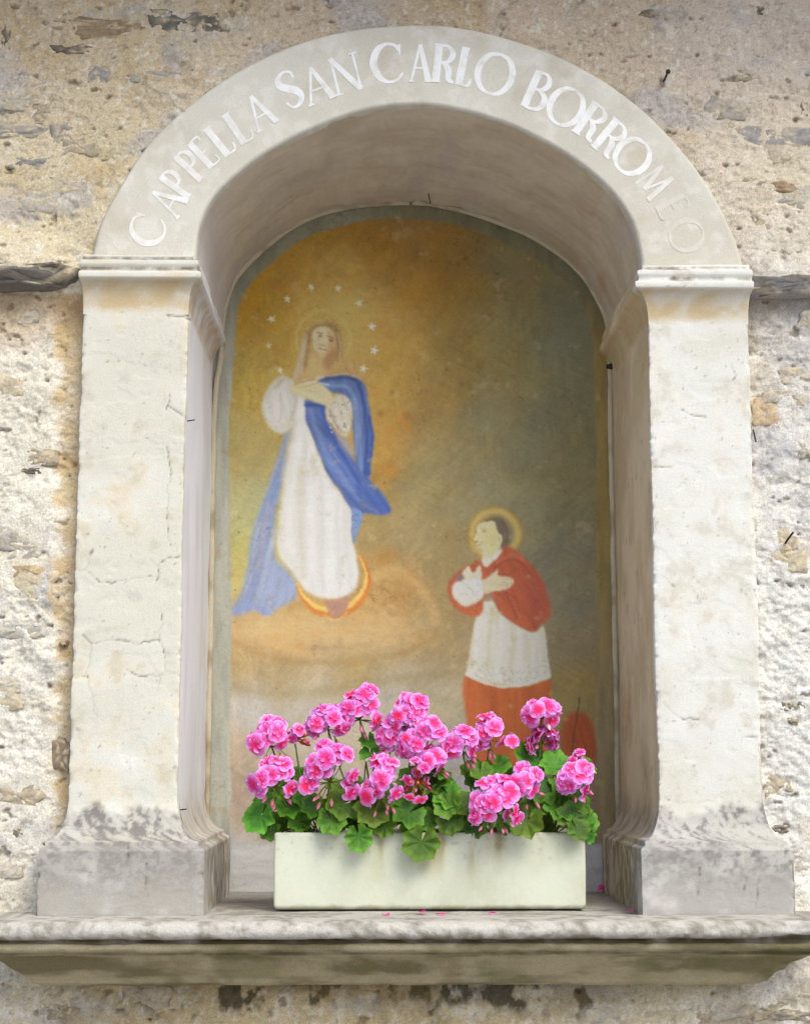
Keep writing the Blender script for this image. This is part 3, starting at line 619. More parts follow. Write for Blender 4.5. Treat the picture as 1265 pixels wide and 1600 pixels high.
# ------------------------------------------------------------------ fresco
def build_fresco():
    ST = 1.5
    gx = np.arange(326, 966, ST); gy = np.arange(306, 1402, ST)
    PX, PY = np.meshgrid(gx, gy, indexing='ij')
    wx = PX + fbm(PX, PY, .05, 2, 301) * 1.1; wy = PY + fbm(PX, PY, .05, 2, 303) * 1.1
    K = [(450, 400, (160, 114, 38)), (400, 470, (158, 116, 34)), (395, 600, (160, 134, 60)), (390, 700, (150, 132, 76)), (600, 600, (176, 132, 56)), (650, 450, (154, 108, 36)), (700, 420, (122, 92, 44)), (640, 380, (134, 98, 48)),
         (800, 420, (118, 106, 66)), (880, 520, (106, 104, 76)), (880, 640, (110, 105, 74)), (900, 760, (114, 106, 72)), (780, 560, (128, 114, 68)), (720, 540, (140, 112, 54)), (750, 660, (126, 117, 78)), (700, 620, (150, 118, 60)),
         (700, 750, (128, 116, 80)), (660, 760, (140, 122, 74)), (650, 830, (148, 126, 78)), (600, 700, (172, 126, 54)), (640, 900, (166, 128, 70)), (600, 960, (172, 130, 72)), (690, 880, (140, 122, 80)), (680, 980, (152, 126, 80)),
         (450, 1000, (178, 136, 80)), (400, 985, (176, 140, 92)), (450, 1050, (148, 128, 86)), (560, 1040, (150, 128, 84)), (380, 1030, (160, 132, 84)), (390, 1110, (166, 162, 156)), (480, 1100, (164, 158, 146)), (600, 1100, (160, 152, 138)), (690, 1090, (156, 144, 116)),
         (700, 1020, (146, 124, 84)), (400, 800, (160, 156, 104)), (382, 880, (164, 154, 86)), (375, 1180, (160, 140, 116)), (385, 1260, (150, 130, 112)), (365, 1340, (168, 164, 158)), (500, 1250, (150, 140, 125)), (700, 1200, (150, 145, 140)),
         (880, 900, (114, 106, 78)), (880, 1000, (122, 112, 84)), (895, 1090, (132, 112, 62)), (520, 440, (168, 128, 52)), (530, 480, (172, 142, 66)), (620, 520, (178, 132, 54)), (560, 700, (168, 128, 60)), (600, 400, (138, 96, 34)), (900, 1250, (120, 105, 80)), (820, 700, (118, 111, 78)), (780, 780, (128, 120, 84))]
    acc = 0; ws = 0
    for kx, ky, c in K:
        w = 1.0 / ((wx - kx) ** 2 + (wy - ky) ** 2 + 34.0 ** 2) ** 1.9
        acc = acc + w[..., None] * np.array(c, float); ws = ws + w
    I = acc / ws[..., None]
    # brushwork, worn patches, damp blotches
    I *= (1 + .05 * fbm(wx * .5 + wy * .2, wy * .4, .05, 5, 305) + .035 * fbm(wx + wy * .3, wy * .6, .10, 4, 306) + .03 * fbm(wx, wy, .5, 2, 307))[..., None]
    I += (fbm(wx, wy, .012, 4, 309) * 9)[..., None] * np.array([1, .72, .35])
    I += (fbm(wx, wy, .02, 4, 311) * 6)[..., None] * np.array([-.4, .1, .9])
    for an, sd_ in ((.5, 351), (-.7, 353), (1.45, 355)):
        ca, sa = math.cos(an), math.sin(an); u_ = wx * ca + wy * sa; v_ = -wx * sa + wy * ca
        I *= (1 + .038 * fbm(u_ * .09, v_, .22, 3, sd_) * sstep(-.2, .6, fbm(wx, wy, .018, 2, sd_ + 1)))[..., None]
    def blur(m, s):
        if s < .3: return m
        r = int(3 * s / ST) + 1; k = np.exp(-.5 * (np.arange(-r, r + 1) * ST / s) ** 2); k /= k.sum()
        m = np.apply_along_axis(lambda v: np.convolve(v, k, 'same'), 0, m)
        return np.apply_along_axis(lambda v: np.convolve(v, k, 'same'), 1, m)
    def box(pts, pad):
        a = np.array(pts); i0 = max(0, int((a[:, 0].min() - pad - gx[0]) / ST)); i1 = min(len(gx), int((a[:, 0].max() + pad - gx[0]) / ST) + 2)
        j0 = max(0, int((a[:, 1].min() - pad - gy[0]) / ST)); j1 = min(len(gy), int((a[:, 1].max() + pad - gy[0]) / ST) + 2)
        return slice(i0, i1), slice(j0, j1)
    def put(sl, m, col, streak, ang, seed):
        x, y = wx[sl], wy[sl]; ca, sa = math.cos(ang), math.sin(ang)
        u = x * ca + y * sa; v = -x * sa + y * ca          # u along the brush
        c = np.array(col, float)
        cc = c[None, None] * (1 + streak * fbm(u * .12, v, .16, 4, 320 + seed))[..., None]
        I[sl] = I[sl] * (1 - m[..., None]) + cc * m[..., None]
    def poly(pts, col, soft=1.5, alpha=1.0, streak=.08, ang=math.pi / 2, seed=0, smooth=True):
        if smooth: pts = [tuple(p) for p in spline(list(pts) + [pts[0]], 5 * len(pts))]
        sl = box(pts, 4 * soft + 4)
        m = blur(inpoly(wx[sl], wy[sl], pts).astype(float), soft) * alpha
        put(sl, m, col, streak, ang, seed); return sl, m
    def line(pts, col, w, soft=.8, alpha=1.0, taper=False, seed=1):
        P = spline(pts, 30) if len(pts) > 2 else np.array(pts, float)
        sl = box(P, w + 4 * soft + 3); d = seg_dist(wx[sl], wy[sl], [tuple(p) for p in P])
        put(sl, sstep(w + soft, max(0, w - soft), d) * alpha, col, .05, 0, seed)
    def blob(x, y, rx, ry, col, alpha, hard=.2):
        sl = box([(x - rx, y - ry), (x + rx, y + ry)], max(rx, ry) * .6)
        d = np.hypot((wx[sl] - x) / rx, (wy[sl] - y) / ry) + .22 * fbm(wx[sl], wy[sl], .07, 3, 331)
        put(sl, sstep(1.25, hard, d) * alpha, col, .06, 0, 3)
    def ring(x, y, rx, ry, w, col, alpha, soft=2.0):
        sl = box([(x - rx, y - ry), (x + rx, y + ry)], w + 8)
        d = np.abs(np.hypot((wx[sl] - x) / rx, (wy[sl] - y) / ry) - 1) * (rx + ry) / 2
        put(sl, sstep(w + soft, max(0, w - soft), d) * alpha, col, .05, 0, 4)
    # orange rust blotches and cloud edges
    for x, y, rx, ry, a in [(594, 520, 20, 30, .5), (600, 545, 14, 14, .4), (628, 655, 18, 14, .45), (612, 670, 10, 10, .4), (636, 668, 8, 8, .5), (604, 735, 22, 16, .5), (598, 757, 18, 10, .35), (600, 870, 26, 16, .4), (640, 905, 22, 20, .35), (625, 930, 20, 14, .35),
                            (495, 990, 20, 10, .65), (540, 985, 24, 12, .5), (556, 970, 14, 10, .5), (430, 995, 16, 8, .45), (470, 1008, 12, 7, .35), (590, 615, 9, 8, .35), (402, 640, 8, 10, .3), (395, 480, 10, 12, .35), (440, 450, 30, 14, .3), (436, 548, 14, 14, .3), (655, 1000, 18, 14, .25), (540, 455, 18, 12, .25)]:
        blob(x, y, rx, ry, (182, 108, 40), a * .8)
    for x, y, rx, ry, a in [(595, 646, 8, 7, .5), (612, 612, 5, 6, .4), (636, 650, 9, 8, .4), (750, 575, 8, 10, .3), (765, 490, 8, 8, .3), (690, 600, 8, 8, .25), (600, 505, 12, 8, .3), (650, 560, 8, 8, .2)]:
        blob(x, y, rx, ry, (120, 78, 34), a)
    for q, (x, y) in enumerate([(580, 905), (600, 925), (625, 945), (650, 930), (660, 905), (640, 885), (610, 880)]):
        ring(x, y, 20 + 3 * (q % 3), 16 + 2 * (q % 2), 1.5, (138, 104, 58), .25)
    line([(578, 912), (605, 922), (625, 940), (640, 965)], (150, 108, 60), 2, 2, .5)
    line([(360, 985), (420, 1000), (480, 1022), (560, 1018), (620, 1000)], (192, 156, 104), 5, 6, .3)
    line([(360, 1075), (430, 1085), (520, 1078), (620, 1062), (700, 1050)], (128, 112, 72), 9, 9, .4)
    blob(545, 520, 130, 150, (204, 168, 92), .45, 0); blob(490, 985, 150, 34, (206, 166, 112), .6, .1); blob(620, 985, 90, 40, (186, 150, 100), .45, .1); line([(362, 1000), (400, 1020), (470, 1034), (560, 1034), (640, 1016), (690, 990)], (150, 120, 72), 4, 5, .5); line([(580, 905), (610, 890), (640, 905), (668, 935), (680, 970)], (196, 152, 92), 7, 8, .5)
    blob(880, 480, 50, 90, (104, 104, 86), .4, 0)
    for x, y, r in rng.uniform((365, 380, .6), (915, 1100, 1.6), (90, 3)): blob(x, y, r, r, (84, 66, 40), .6, .6)
    # ----- border band painted round the picture
    lp = spline(LIP, 80); inn2 = [(x + (645 - x) * .055 * (1 if y < 560 else 1) if False else x, y) for x, y in lp]
    edge = [(337, 1400)] + [(337, y) for y in (1200, 1000, 800, 640)] + [tuple(p) for p in lp] + [(955, y) for y in (640, 800, 1000, 1200)] + [(955, 1400)]
    de = seg_dist(wx, wy, edge)
    bw = 23 + 3 * fbm(PX, PY, .01, 2, 335)
    band = sstep(bw + 2.0, bw - 2.0, de)
    lf = sstep(720, 560, wx); topm = sstep(560, 430, wy)
    cb = mix(np.array([134, 112, 60.]), np.array([146, 146, 132.]), lf); cb = mix(cb, np.array([104, 100, 74.]), topm * (1 - .45 * lf)); cb = mix(cb, np.array([128, 116, 88.]), (1 - lf) * sstep(850, 1150, wy) * .7)
    cb = cb * (1 + .09 * fbm(wx, wy * .2, .1, 4, 337))[..., None]
    # ----- woman in blue and white
    wsl = np.zeros(PX.shape)
    def wp(*a, **k):
        sl, m = poly(*a, **k); wsl[sl] = np.maximum(wsl[sl], m); return sl, m
    ring(505, 530, 42, 44, 2.5, (198, 172, 98), .55, 2.5); blob(506, 530, 40, 42, (176, 146, 76), .35)
    wp([(462, 650), (455, 670), (446, 700), (438, 750), (430, 800), (427, 850), (432, 875), (445, 890), (458, 905), (464, 925), (455, 940), (430, 952), (415, 962), (395, 955), (372, 962), (358, 956), (364, 944), (375, 930), (385, 890), (390, 850), (400, 815), (412, 780), (425, 740), (437, 705), (450, 670)], (122, 134, 160), 3.0, .95, .14, 1.9, 1)
    poly([(452, 665), (440, 705), (428, 745), (414, 785), (404, 815), (420, 800), (432, 760), (442, 715), (455, 680)], (92, 116, 166), 4, .7, .1, 1.9, 2)
    line([(446, 720), (430, 780), (415, 840), (400, 900), (385, 945)], (112, 128, 178), 5, 6, .6); line([(430, 830), (418, 880), (405, 930)], (168, 178, 212), 4, 5, .5); line([(420, 790), (410, 850), (404, 890)], (150, 140, 150), 4, 4, .5)
    poly([(425, 870), (445, 890), (458, 908), (460, 928), (440, 945), (415, 958), (408, 930), (415, 895)], (132, 144, 176), 5, .8, .1, 1.8, 3); line([(360, 955), (395, 948), (420, 958)], (118, 132, 190), 4, 3, .6)
    # head, hair, veil
    wp([(452, 598), (462, 570), (470, 540), (478, 517), (494, 505), (512, 500), (528, 508), (537, 530), (538, 555), (556, 568), (572, 590), (560, 604), (500, 615), (456, 612)], (178, 142, 84), 3, .9, .08, 1.4, 4)
    poly([(480, 520), (486, 512), (498, 506), (514, 504), (527, 511), (534, 530), (532, 556), (524, 562), (526, 535), (518, 514), (500, 511), (488, 520), (484, 545), (480, 570), (473, 578), (475, 545)], (134, 104, 62), 2, .7, .08, 1.5, 5)
    poly([(466, 560), (474, 530), (479, 520), (480, 540), (474, 570), (470, 588), (458, 592)], (192, 176, 146), 2, .75, .1, 1.8, 6)
    poly([(487, 520), (496, 512), (510, 511), (520, 518), (523, 533), (519, 548), (510, 558), (500, 557), (491, 545)], (222, 194, 142), 1.6, 1, .04, 1.5, 7)
    poly([(511, 514), (521, 520), (524, 534), (519, 550), (511, 558), (509, 545), (513, 532)], (172, 124, 78), 2.6, .65, .04, 1.5, 8)
    poly([(485, 562), (492, 550), (506, 558), (512, 575), (506, 588), (478, 592)], (196, 160, 102), 2, .85, .05, 1.4, 9)
    poly([(510, 552), (522, 545), (523, 562), (518, 575), (508, 578), (502, 565)], (150, 104, 70), 2.8, .65, .05, 1.4, 9)
    blob(500, 526, 5.2, 3.6, (98, 78, 52), .7, 0); blob(517, 531, 5, 3.4, (92, 62, 38), .65, 0); line([(495, 521), (505, 521)], (120, 90, 56), .8, .8, .7); line([(512, 525), (521, 527)], (100, 66, 38), .8, .8, .6)
    line([(509, 527), (507, 534), (506, 539)], (214, 182, 124), 1.2, 1, .7); line([(500, 540), (508, 541)], (130, 94, 56), 1.2, 1.6, .5); line([(498, 546), (504, 547), (509, 547)], (146, 92, 62), 1.4, 1.6, .6); blob(504, 553, 5, 3, (186, 152, 96), .5)
    line([(528, 520), (532, 540), (530, 560)], (200, 168, 122), 1.2, 1.2, .6)
    # chest
    poly([(452, 604), (475, 592), (505, 585), (540, 578), (566, 590), (560, 600), (500, 602), (470, 606)], (162, 124, 76), 3, .9, .06, 0, 10); line([(508, 588), (540, 586), (562, 592)], (176, 152, 140), 3, 3, .6)
    # sleeve on the left
    wp([(428, 596), (440, 588), (456, 594), (472, 612), (476, 628), (466, 650), (452, 672), (434, 676), (417, 662), (410, 640), (412, 620), (420, 606)], (192, 184, 166), 2, 1, .08, 1.3, 11)
    poly([(430, 610), (446, 602), (455, 625), (450, 655), (436, 668), (422, 650), (418, 630)], (216, 210, 196), 4, .75, .1, 1.3, 12); line([(456, 610), (462, 630), (456, 655)], (160, 146, 134), 3, 3, .6); line([(438, 615), (440, 640), (436, 660)], (168, 166, 156), 2, 2, .5); line([(444, 592), (430, 606)], (150, 132, 110), 3, 3, .5)
    # white dress
    wp([(468, 622), (478, 628), (482, 660), (490, 690), (500, 715), (515, 745), (530, 768), (545, 790), (550, 800), (549, 840), (556, 870), (560, 890), (557, 915), (546, 928), (520, 935), (495, 932), (478, 922), (465, 905), (457, 892), (446, 880), (436, 865), (434, 840), (439, 800), (446, 750), (452, 710), (459, 675), (464, 645)], (222, 219, 208), 2.2, 1, .05, 1.6, 13)
    for pts, c, w, a in [([(462, 660), (452, 720), (446, 790), (442, 850)], (206, 196, 176), 5, .6), ([(470, 720), (468, 780), (470, 840), (476, 900)], (186, 172, 146), 4, .65), ([(476, 690), (474, 740), (476, 800)], (198, 186, 160), 3, .6), ([(500, 740), (505, 800), (500, 870), (505, 920)], (200, 192, 176), 2.5, .55),
                         ([(520, 790), (528, 840), (530, 900)], (198, 192, 178), 3, .5), ([(540, 800), (540, 850), (548, 900)], (206, 200, 184), 3, .5), ([(486, 760), (488, 830), (488, 900)], (240, 238, 230), 4, .7), ([(515, 770), (517, 840), (516, 915)], (242, 241, 236), 5, .7), ([(455, 760), (450, 820), (452, 870)], (236, 232, 222), 4, .6), ([(470, 640), (468, 680), (466, 720)], (238, 234, 226), 4, .6), ([(488, 700), (500, 735), (520, 775)], (236, 232, 222), 3, .5), ([(440, 860), (455, 875), (470, 900)], (200, 190, 165), 4, .4)]:
        line(pts, c, w * 1.3, w * 1.5, a * .9)
    # blue mantle
    def bl(*a, **k): return wp(*a, **k)
    bl([(492, 600), (500, 592), (525, 588), (555, 590), (570, 600), (577, 630), (582, 660), (583, 690), (579, 730), (573, 757), (563, 742), (555, 720), (552, 690), (550, 650), (545, 627), (530, 616), (512, 612), (500, 604)], (76, 94, 140), 1.6, 1, .18, 1.5, 14)
    line([(500, 593), (530, 590), (556, 593)], (52, 68, 110), 3, 2, .8); line([(500, 601), (520, 602), (545, 608), (558, 640), (562, 690), (565, 735)], (104, 130, 178), 3, 3, .7); line([(560, 600), (570, 640), (573, 690), (570, 745)], (40, 58, 128), 3, 3, .7); line([(578, 650), (580, 690), (575, 740)], (48, 66, 134), 2.5, 2, .8); line([(498, 599), (512, 601)], (170, 186, 204), 1.6, 1.4, .8); line([(552, 625), (556, 670), (556, 710)], (120, 140, 176), 2.5, 2, .6)
    bl([(475, 625), (492, 626), (510, 630), (512, 655), (525, 680), (540, 700), (555, 722), (575, 748), (595, 768), (607, 788), (610, 800), (595, 806), (572, 801), (558, 804), (550, 797), (530, 766), (512, 740), (497, 705), (487, 680), (478, 655)], (72, 92, 150), 1.6, 1, .18, .95, 15)
    line([(485, 640), (498, 680), (520, 725), (550, 765)], (106, 126, 172), 5, 5, .6); line([(505, 635), (512, 670), (535, 712), (560, 750)], (44, 62, 128), 4, 4, .6); line([(478, 632), (505, 634)], (48, 66, 118), 3, 2, .7); line([(560, 760), (585, 780), (605, 798)], (54, 76, 150), 6, 5, .6); line([(530, 745), (560, 780), (590, 800)], (98, 116, 168), 3, 3, .5)
    bl([(549, 792), (566, 800), (560, 830), (553, 850), (549, 835)], (104, 130, 182), 1.4, .95, .1, 1.5, 16)
    poly([(522, 668), (536, 680), (546, 690), (552, 715), (548, 715), (534, 698)], (150, 144, 150), 2.5, .8, .08, 1, 17)
    # sleeve and hands on the right
    wp([(510, 634), (518, 622), (534, 617), (547, 626), (550, 650), (546, 676), (537, 681), (525, 670), (512, 655)], (196, 182, 158), 1.8, 1, .1, 1.2, 18)
    for x, y in rng.uniform((515, 622), (547, 676), (42, 2)): blob(x, y, 1.5, 1.5, (118, 104, 92) if rng.random() < .5 else (226, 216, 196), .7, .5)
    line([(516, 640), (524, 660), (534, 674)], (138, 124, 116), 2, 2, .6)
    wp([(450, 606), (462, 598), (485, 590), (504, 586), (506, 590), (494, 597), (508, 604), (520, 620), (514, 634), (494, 629), (470, 620), (456, 614)], (204, 182, 136), 1.6, 1, .05, .4, 19)
    line([(470, 606), (492, 600)], (168, 136, 90), 1, 1, .6); line([(478, 612), (500, 612)], (178, 148, 100), .8, .8, .5); line([(462, 600), (490, 592)], (150, 112, 66), 1.6, 1.5, .6)
    # crescent moon and foot
    th = np.linspace(math.radians(-38), math.radians(168), 40)
    o_ = [(520 + 59 * math.cos(t), 906 + 60 * math.sin(t)) for t in th]; i_ = [(518 + 53 * math.cos(t) - 1, 898 + 50 * math.sin(t)) for t in th[::-1]]
    wp(o_ + i_, (204, 108, 44), 1.2, 1, .06, 0, 20, False)
    i2 = [(519 + 56 * math.cos(t) - 1, 902 + 55 * math.sin(t)) for t in th]; wp(i2 + i_, (244, 176, 88), 1.0, .95, .04, 0, 21, False)
    poly([(462, 895), (500, 935), (545, 928), (558, 905), (553, 860), (500, 850)], (226, 222, 210), 1.5, .0)
    wp([(505, 937), (524, 937), (544, 931), (541, 953), (526, 966), (513, 956)], (160, 116, 96), 1.6, 1, .05, 0, 22); line([(508, 962), (526, 968), (542, 958)], (226, 160, 84), 1.5, 1.2, .6)
    # stars
    for x, y, r, a in [(486, 449, 7, .6), (528, 450, 6.5, .55), (449, 467, 6.5, .65), (561, 473, 7, .65), (424, 498, 6.5, .65), (581, 510, 7.5, .85), (420, 541, 6, .4), (584, 547, 8, 1), (437, 579, 6, .65), (567, 575, 7, .75)]:
        pts = []
        for k in range(10):
            rr = r if k % 2 == 0 else r * .36; t = math.pi * k / 5 + (x * 1.7 % 1.2); pts.append((x + rr * math.sin(t), y - rr * math.cos(t)))
        poly([(x + (q - x) * 1.12, y + (w - y) * 1.12) for q, w in pts], (240, 226, 190), .7, min(1, a * 1.3), .03, 0, 23, False)
    # ----- kneeling man in red
    msl = np.zeros(PX.shape)
    def mp(*a, **k):
        sl, m = poly(*a, **k); msl[sl] = np.maximum(msl[sl], m); return sl, m
    blob(770, 838, 42, 44, (124, 100, 46), .5); ring(773, 835, 36, 37, 5.5, (190, 156, 80), .8, 4); ring(773, 835, 42, 43, 2, (150, 112, 46), .4, 3)
    mp([(756, 815), (764, 810), (778, 809), (789, 815), (796, 829), (797, 843), (791, 855), (781, 853), (770, 830)], (98, 82, 66), 2, 1, .08, 1.2, 30)
    mp([(745, 824), (750, 817), (758, 814), (772, 815), (774, 824), (778, 832), (783, 836), (785, 843), (782, 850), (776, 862), (767, 872), (757, 869), (748, 861), (746, 855), (744, 850), (745, 846), (741, 842), (745, 833)], (206, 188, 134), 1.1, 1, .03, 1.5, 31)
    blob(766, 840, 10, 18, (200, 172, 106), .5); line([(748, 826), (744, 836), (742, 842)], (222, 210, 164), 1.4, 1, .7); blob(756, 829, 4.2, 2.6, (104, 90, 62), .65, 0); line([(751, 825), (760, 825)], (150, 130, 90), .8, .8, .6); blob(745, 846, 2.6, 1.8, (140, 108, 82), .8); line([(745, 852), (750, 852)], (168, 118, 96), 1.4, 1.4, .6); blob(750, 861, 7, 6, (150, 122, 86), .45); blob(780, 841, 3.5, 6, (214, 184, 140), .8); line([(778, 838), (780, 846)], (160, 120, 84), .7, .7, .6)
    cape = [(791, 853), (802, 857), (819, 871), (837, 891), (850, 911), (857, 935), (860, 955), (857, 968), (845, 975), (840, 985), (828, 987), (811, 978), (793, 967), (780, 955), (771, 937), (764, 928), (753, 936), (755, 950), (749, 963), (735, 963), (718, 955), (704, 941), (698, 924), (700, 908), (711, 897), (726, 886), (748, 874), (757, 884), (772, 872), (782, 857)]
    # skirt, surplice, cape
    mp([(724, 1056), (760, 1066), (807, 1074), (845, 1064), (860, 1058), (862, 1120), (864, 1200), (735, 1200), (728, 1120), (722, 1085)], (172, 82, 42), 2, 1, .07, 1.6, 32, False)
    line([(770, 1080), (772, 1130), (775, 1180)], (146, 66, 38), 6, 6, .5); line([(830, 1080), (835, 1130), (836, 1180)], (150, 70, 40), 8, 8, .5); line([(745, 1070), (748, 1110), (752, 1150)], (190, 96, 50), 6, 6, .5)
    mp([(755, 939), (768, 937), (780, 955), (793, 968), (813, 979), (830, 988), (841, 985), (850, 977), (854, 1010), (857, 1040), (859, 1058), (845, 1064), (826, 1072), (807, 1074), (788, 1070), (762, 1066), (726, 1055), (731, 1033), (738, 993), (744, 968)], (212, 204, 176), 1.5, 1, .05, 1.6, 33, False)
    for pts, c, w, a in [([(768, 950), (765, 1000), (758, 1055)], (196, 184, 152), 3, .6), ([(800, 975), (800, 1020), (795, 1060)], (188, 178, 148), 3.5, .6), ([(822, 990), (826, 1030), (826, 1065)], (196, 184, 150), 3, .55), ([(785, 965), (780, 1020), (776, 1060)], (228, 222, 200), 3.5, .6), ([(812, 985), (813, 1030), (810, 1065)], (226, 220, 196), 3, .6), ([(750, 965), (744, 1010), (738, 1050)], (224, 218, 196), 4, .6), ([(846, 985), (849, 1020), (852, 1055)], (190, 178, 146), 3, .6)]:
        line(pts, c, w, w, a)
    for x, t in rng.uniform((728, 0), (858, 1), (170, 2)):
        y = 1050 + 16 * math.sin((x - 725) / 135 * math.pi) - 26 * t + 4; blob(x, y, 2.0, 1.6, (150, 148, 146) if rng.random() < .5 else (226, 220, 204), .55, .5)
    for x in np.arange(728, 860, 4.6): blob(x, 1053 + 20 * math.sin((x - 725) / 135 * math.pi), 3, 3.4, (216, 208, 184), .8, .6)
    mp(cape, (164, 76, 50), 1.6, 1, .07, 1.1, 34, False)
    poly([(712, 950), (735, 960), (750, 962), (754, 945), (735, 950), (715, 945), (704, 930), (699, 920)], (186, 90, 50), 3, .8, .06, .3, 35); poly([(770, 930), (800, 950), (830, 980), (812, 976), (785, 955)], (180, 88, 54), 3, .7, .06, .6, 36); line([(778, 880), (800, 868), (815, 874)], (186, 92, 66), 3, 3, .6); line([(772, 888), (795, 874), (815, 880), (832, 900)], (134, 56, 40), 1.6, 2, .6); poly([(815, 885), (840, 905), (852, 940), (850, 962), (835, 960), (825, 920)], (150, 68, 54), 6, .6, .06, 1.3, 37); line([(790, 925), (800, 945), (806, 965)], (136, 60, 44), 2, 3, .5); line([(726, 890), (745, 882)], (150, 70, 48), 2, 2, .5); blob(763, 931, 9, 6, (150, 122, 108), .6)
    mp([(754, 868), (766, 870), (780, 857), (782, 862), (775, 873), (766, 882), (760, 886), (755, 880)], (214, 202, 172), 1.2, 1, .04, 1, 38)
    mp([(705, 919), (711, 909), (724, 904), (740, 901), (751, 904), (755, 915), (755, 926), (750, 936), (731, 947), (718, 943), (708, 932)], (214, 206, 186), 1.5, 1, .05, 1, 39); poly([(735, 905), (750, 904), (754, 918), (748, 932), (742, 920)], (206, 206, 210), 2, .8, .05, 1.5, 40); line([(712, 935), (730, 944), (748, 935)], (214, 172, 142), 1.6, 1.5, .5)
    mp([(722, 896), (726, 889), (733, 884), (736, 892), (741, 896), (746, 885), (751, 884), (752, 903), (738, 904), (726, 905)], (206, 190, 160), 1.1, 1, .04, 1, 41); poly([(711, 902), (720, 896), (726, 904), (714, 908)], (126, 108, 104), 1.4, .8, .05, 0, 42)
    mp([(752, 907), (766, 898), (773, 893), (777, 889), (778, 894), (776, 900), (793, 901), (802, 906), (801, 914), (793, 920), (772, 923), (756, 927)], (208, 182, 144), 1.1, 1, .04, .2, 43)
    for dy in (904.5, 909, 913.5): line([(784, dy), (800, dy + .8)], (176, 130, 100), .7, .6, .6)
    # hat on the ground with its staff
    poly([(882, 1120), (900, 1112), (920, 1122), (930, 1150), (928, 1190), (890, 1195), (876, 1160)], (158, 66, 36), 4, .95, .08, 1.3, 44); line([(905, 1090), (899, 1130), (893, 1175)], (70, 62, 50), 1.1, .9, .9)
    I[:] = mix(I, cb, band)
    # bottom dado of bare plaster
    dado = sstep(1312, 1324, wy + 3 * fbm(PX, PY, .03, 3, 341)); I[:] = mix(I, np.array([172., 170, 168]) * (1 + .1 * fbm(wx * .2, wy, .1, 4, 343))[..., None], dado)
    ck = fbm(wx, wy, .022, 4, 361); I *= (1 - .20 * np.exp(-(ck / .016) ** 2) * sstep(.1, .5, fbm(wx, wy, .012, 2, 365)))[..., None]
    wr = sstep(.55, .95, fbm(wx, wy, .05, 5, 367, .6)); I[:] = mix(I, np.array([178., 158, 118]), .34 * wr)
    wr = sstep(.5, .95, fbm(wx, wy, .03, 5, 371, .6)); I[:] = mix(I, np.array([138., 98, 52]), .26 * wr * sstep(900, 700, wx))
    I *= (1 + .03 * rng.standard_normal(PX.shape))[..., None]
    I[:] = 255 * (np.clip(I, 0, 255) / 255) ** .82
    I[:] = np.where(I > 190, 190 + (I - 190) * .5, I)
    I[:] = I * .97 + I.mean(-1, keepdims=True) * .03
    for k in range(3): I[..., k] = blur(I[..., k], .7)
    P = at(PX, PY, YB); c = lin(np.clip(I, 0, 255)) / EF
    P[..., 1] += fbm(P[..., 0], P[..., 2], 3, 3, 345) * .002
    shape = [(645 + (x - 645) * 1.012, 900 + (y - 900) * 1.008) for x, y in lp]
    shape = [(326, 1402), (326, 600)] + shape[4:-4] + [(966, 600), (966, 1402)]
    ok = inpoly(PX, PY, shape) & (P[..., 2] > ZS - .003)
    f = gridf(*PX.shape, mask=ok)
    org = np.array([0.0775, YB, ZS]); V = P.reshape(-1, 3) - org; cc = c.reshape(-1, 3)
    wm = (wsl > .5).ravel(); mm = ((msl > .5) & (PY < 1190)).ravel() & ~wm; bm = (band > .5).ravel()
    nb = lambda s: s[f].sum(1) >= 3
    sel_w = nb(wm) & ~nb(bm); sel_m = nb(mm) & ~sel_w; sel_b = nb(bm) & ~sel_w & ~sel_m; rest = ~(sel_w | sel_m | sel_b)
    root = empty('fresco', org); tag(root, 'faded wall painting of two haloed figures on gold and olive ground inside the niche', 'fresco')
    for nm, s, lab in [('painted_background', rest, 'gold, olive and cloud-grey painted ground with small white stars'), ('painted_border', sel_b, 'grey-green and ochre painted border band'),
                       ('painted_woman', sel_w, 'painted woman in white dress and blue mantle standing on an orange crescent'), ('painted_man', sel_m, 'painted kneeling man in red cape and white surplice with crossed arms')]:
        v, ff, c2 = compact(V, f[s], cc); o = mesh_obj(nm, v, ff, M_FRES, root, c2); o['label'] = lab
EF = 0.90
build_fresco()

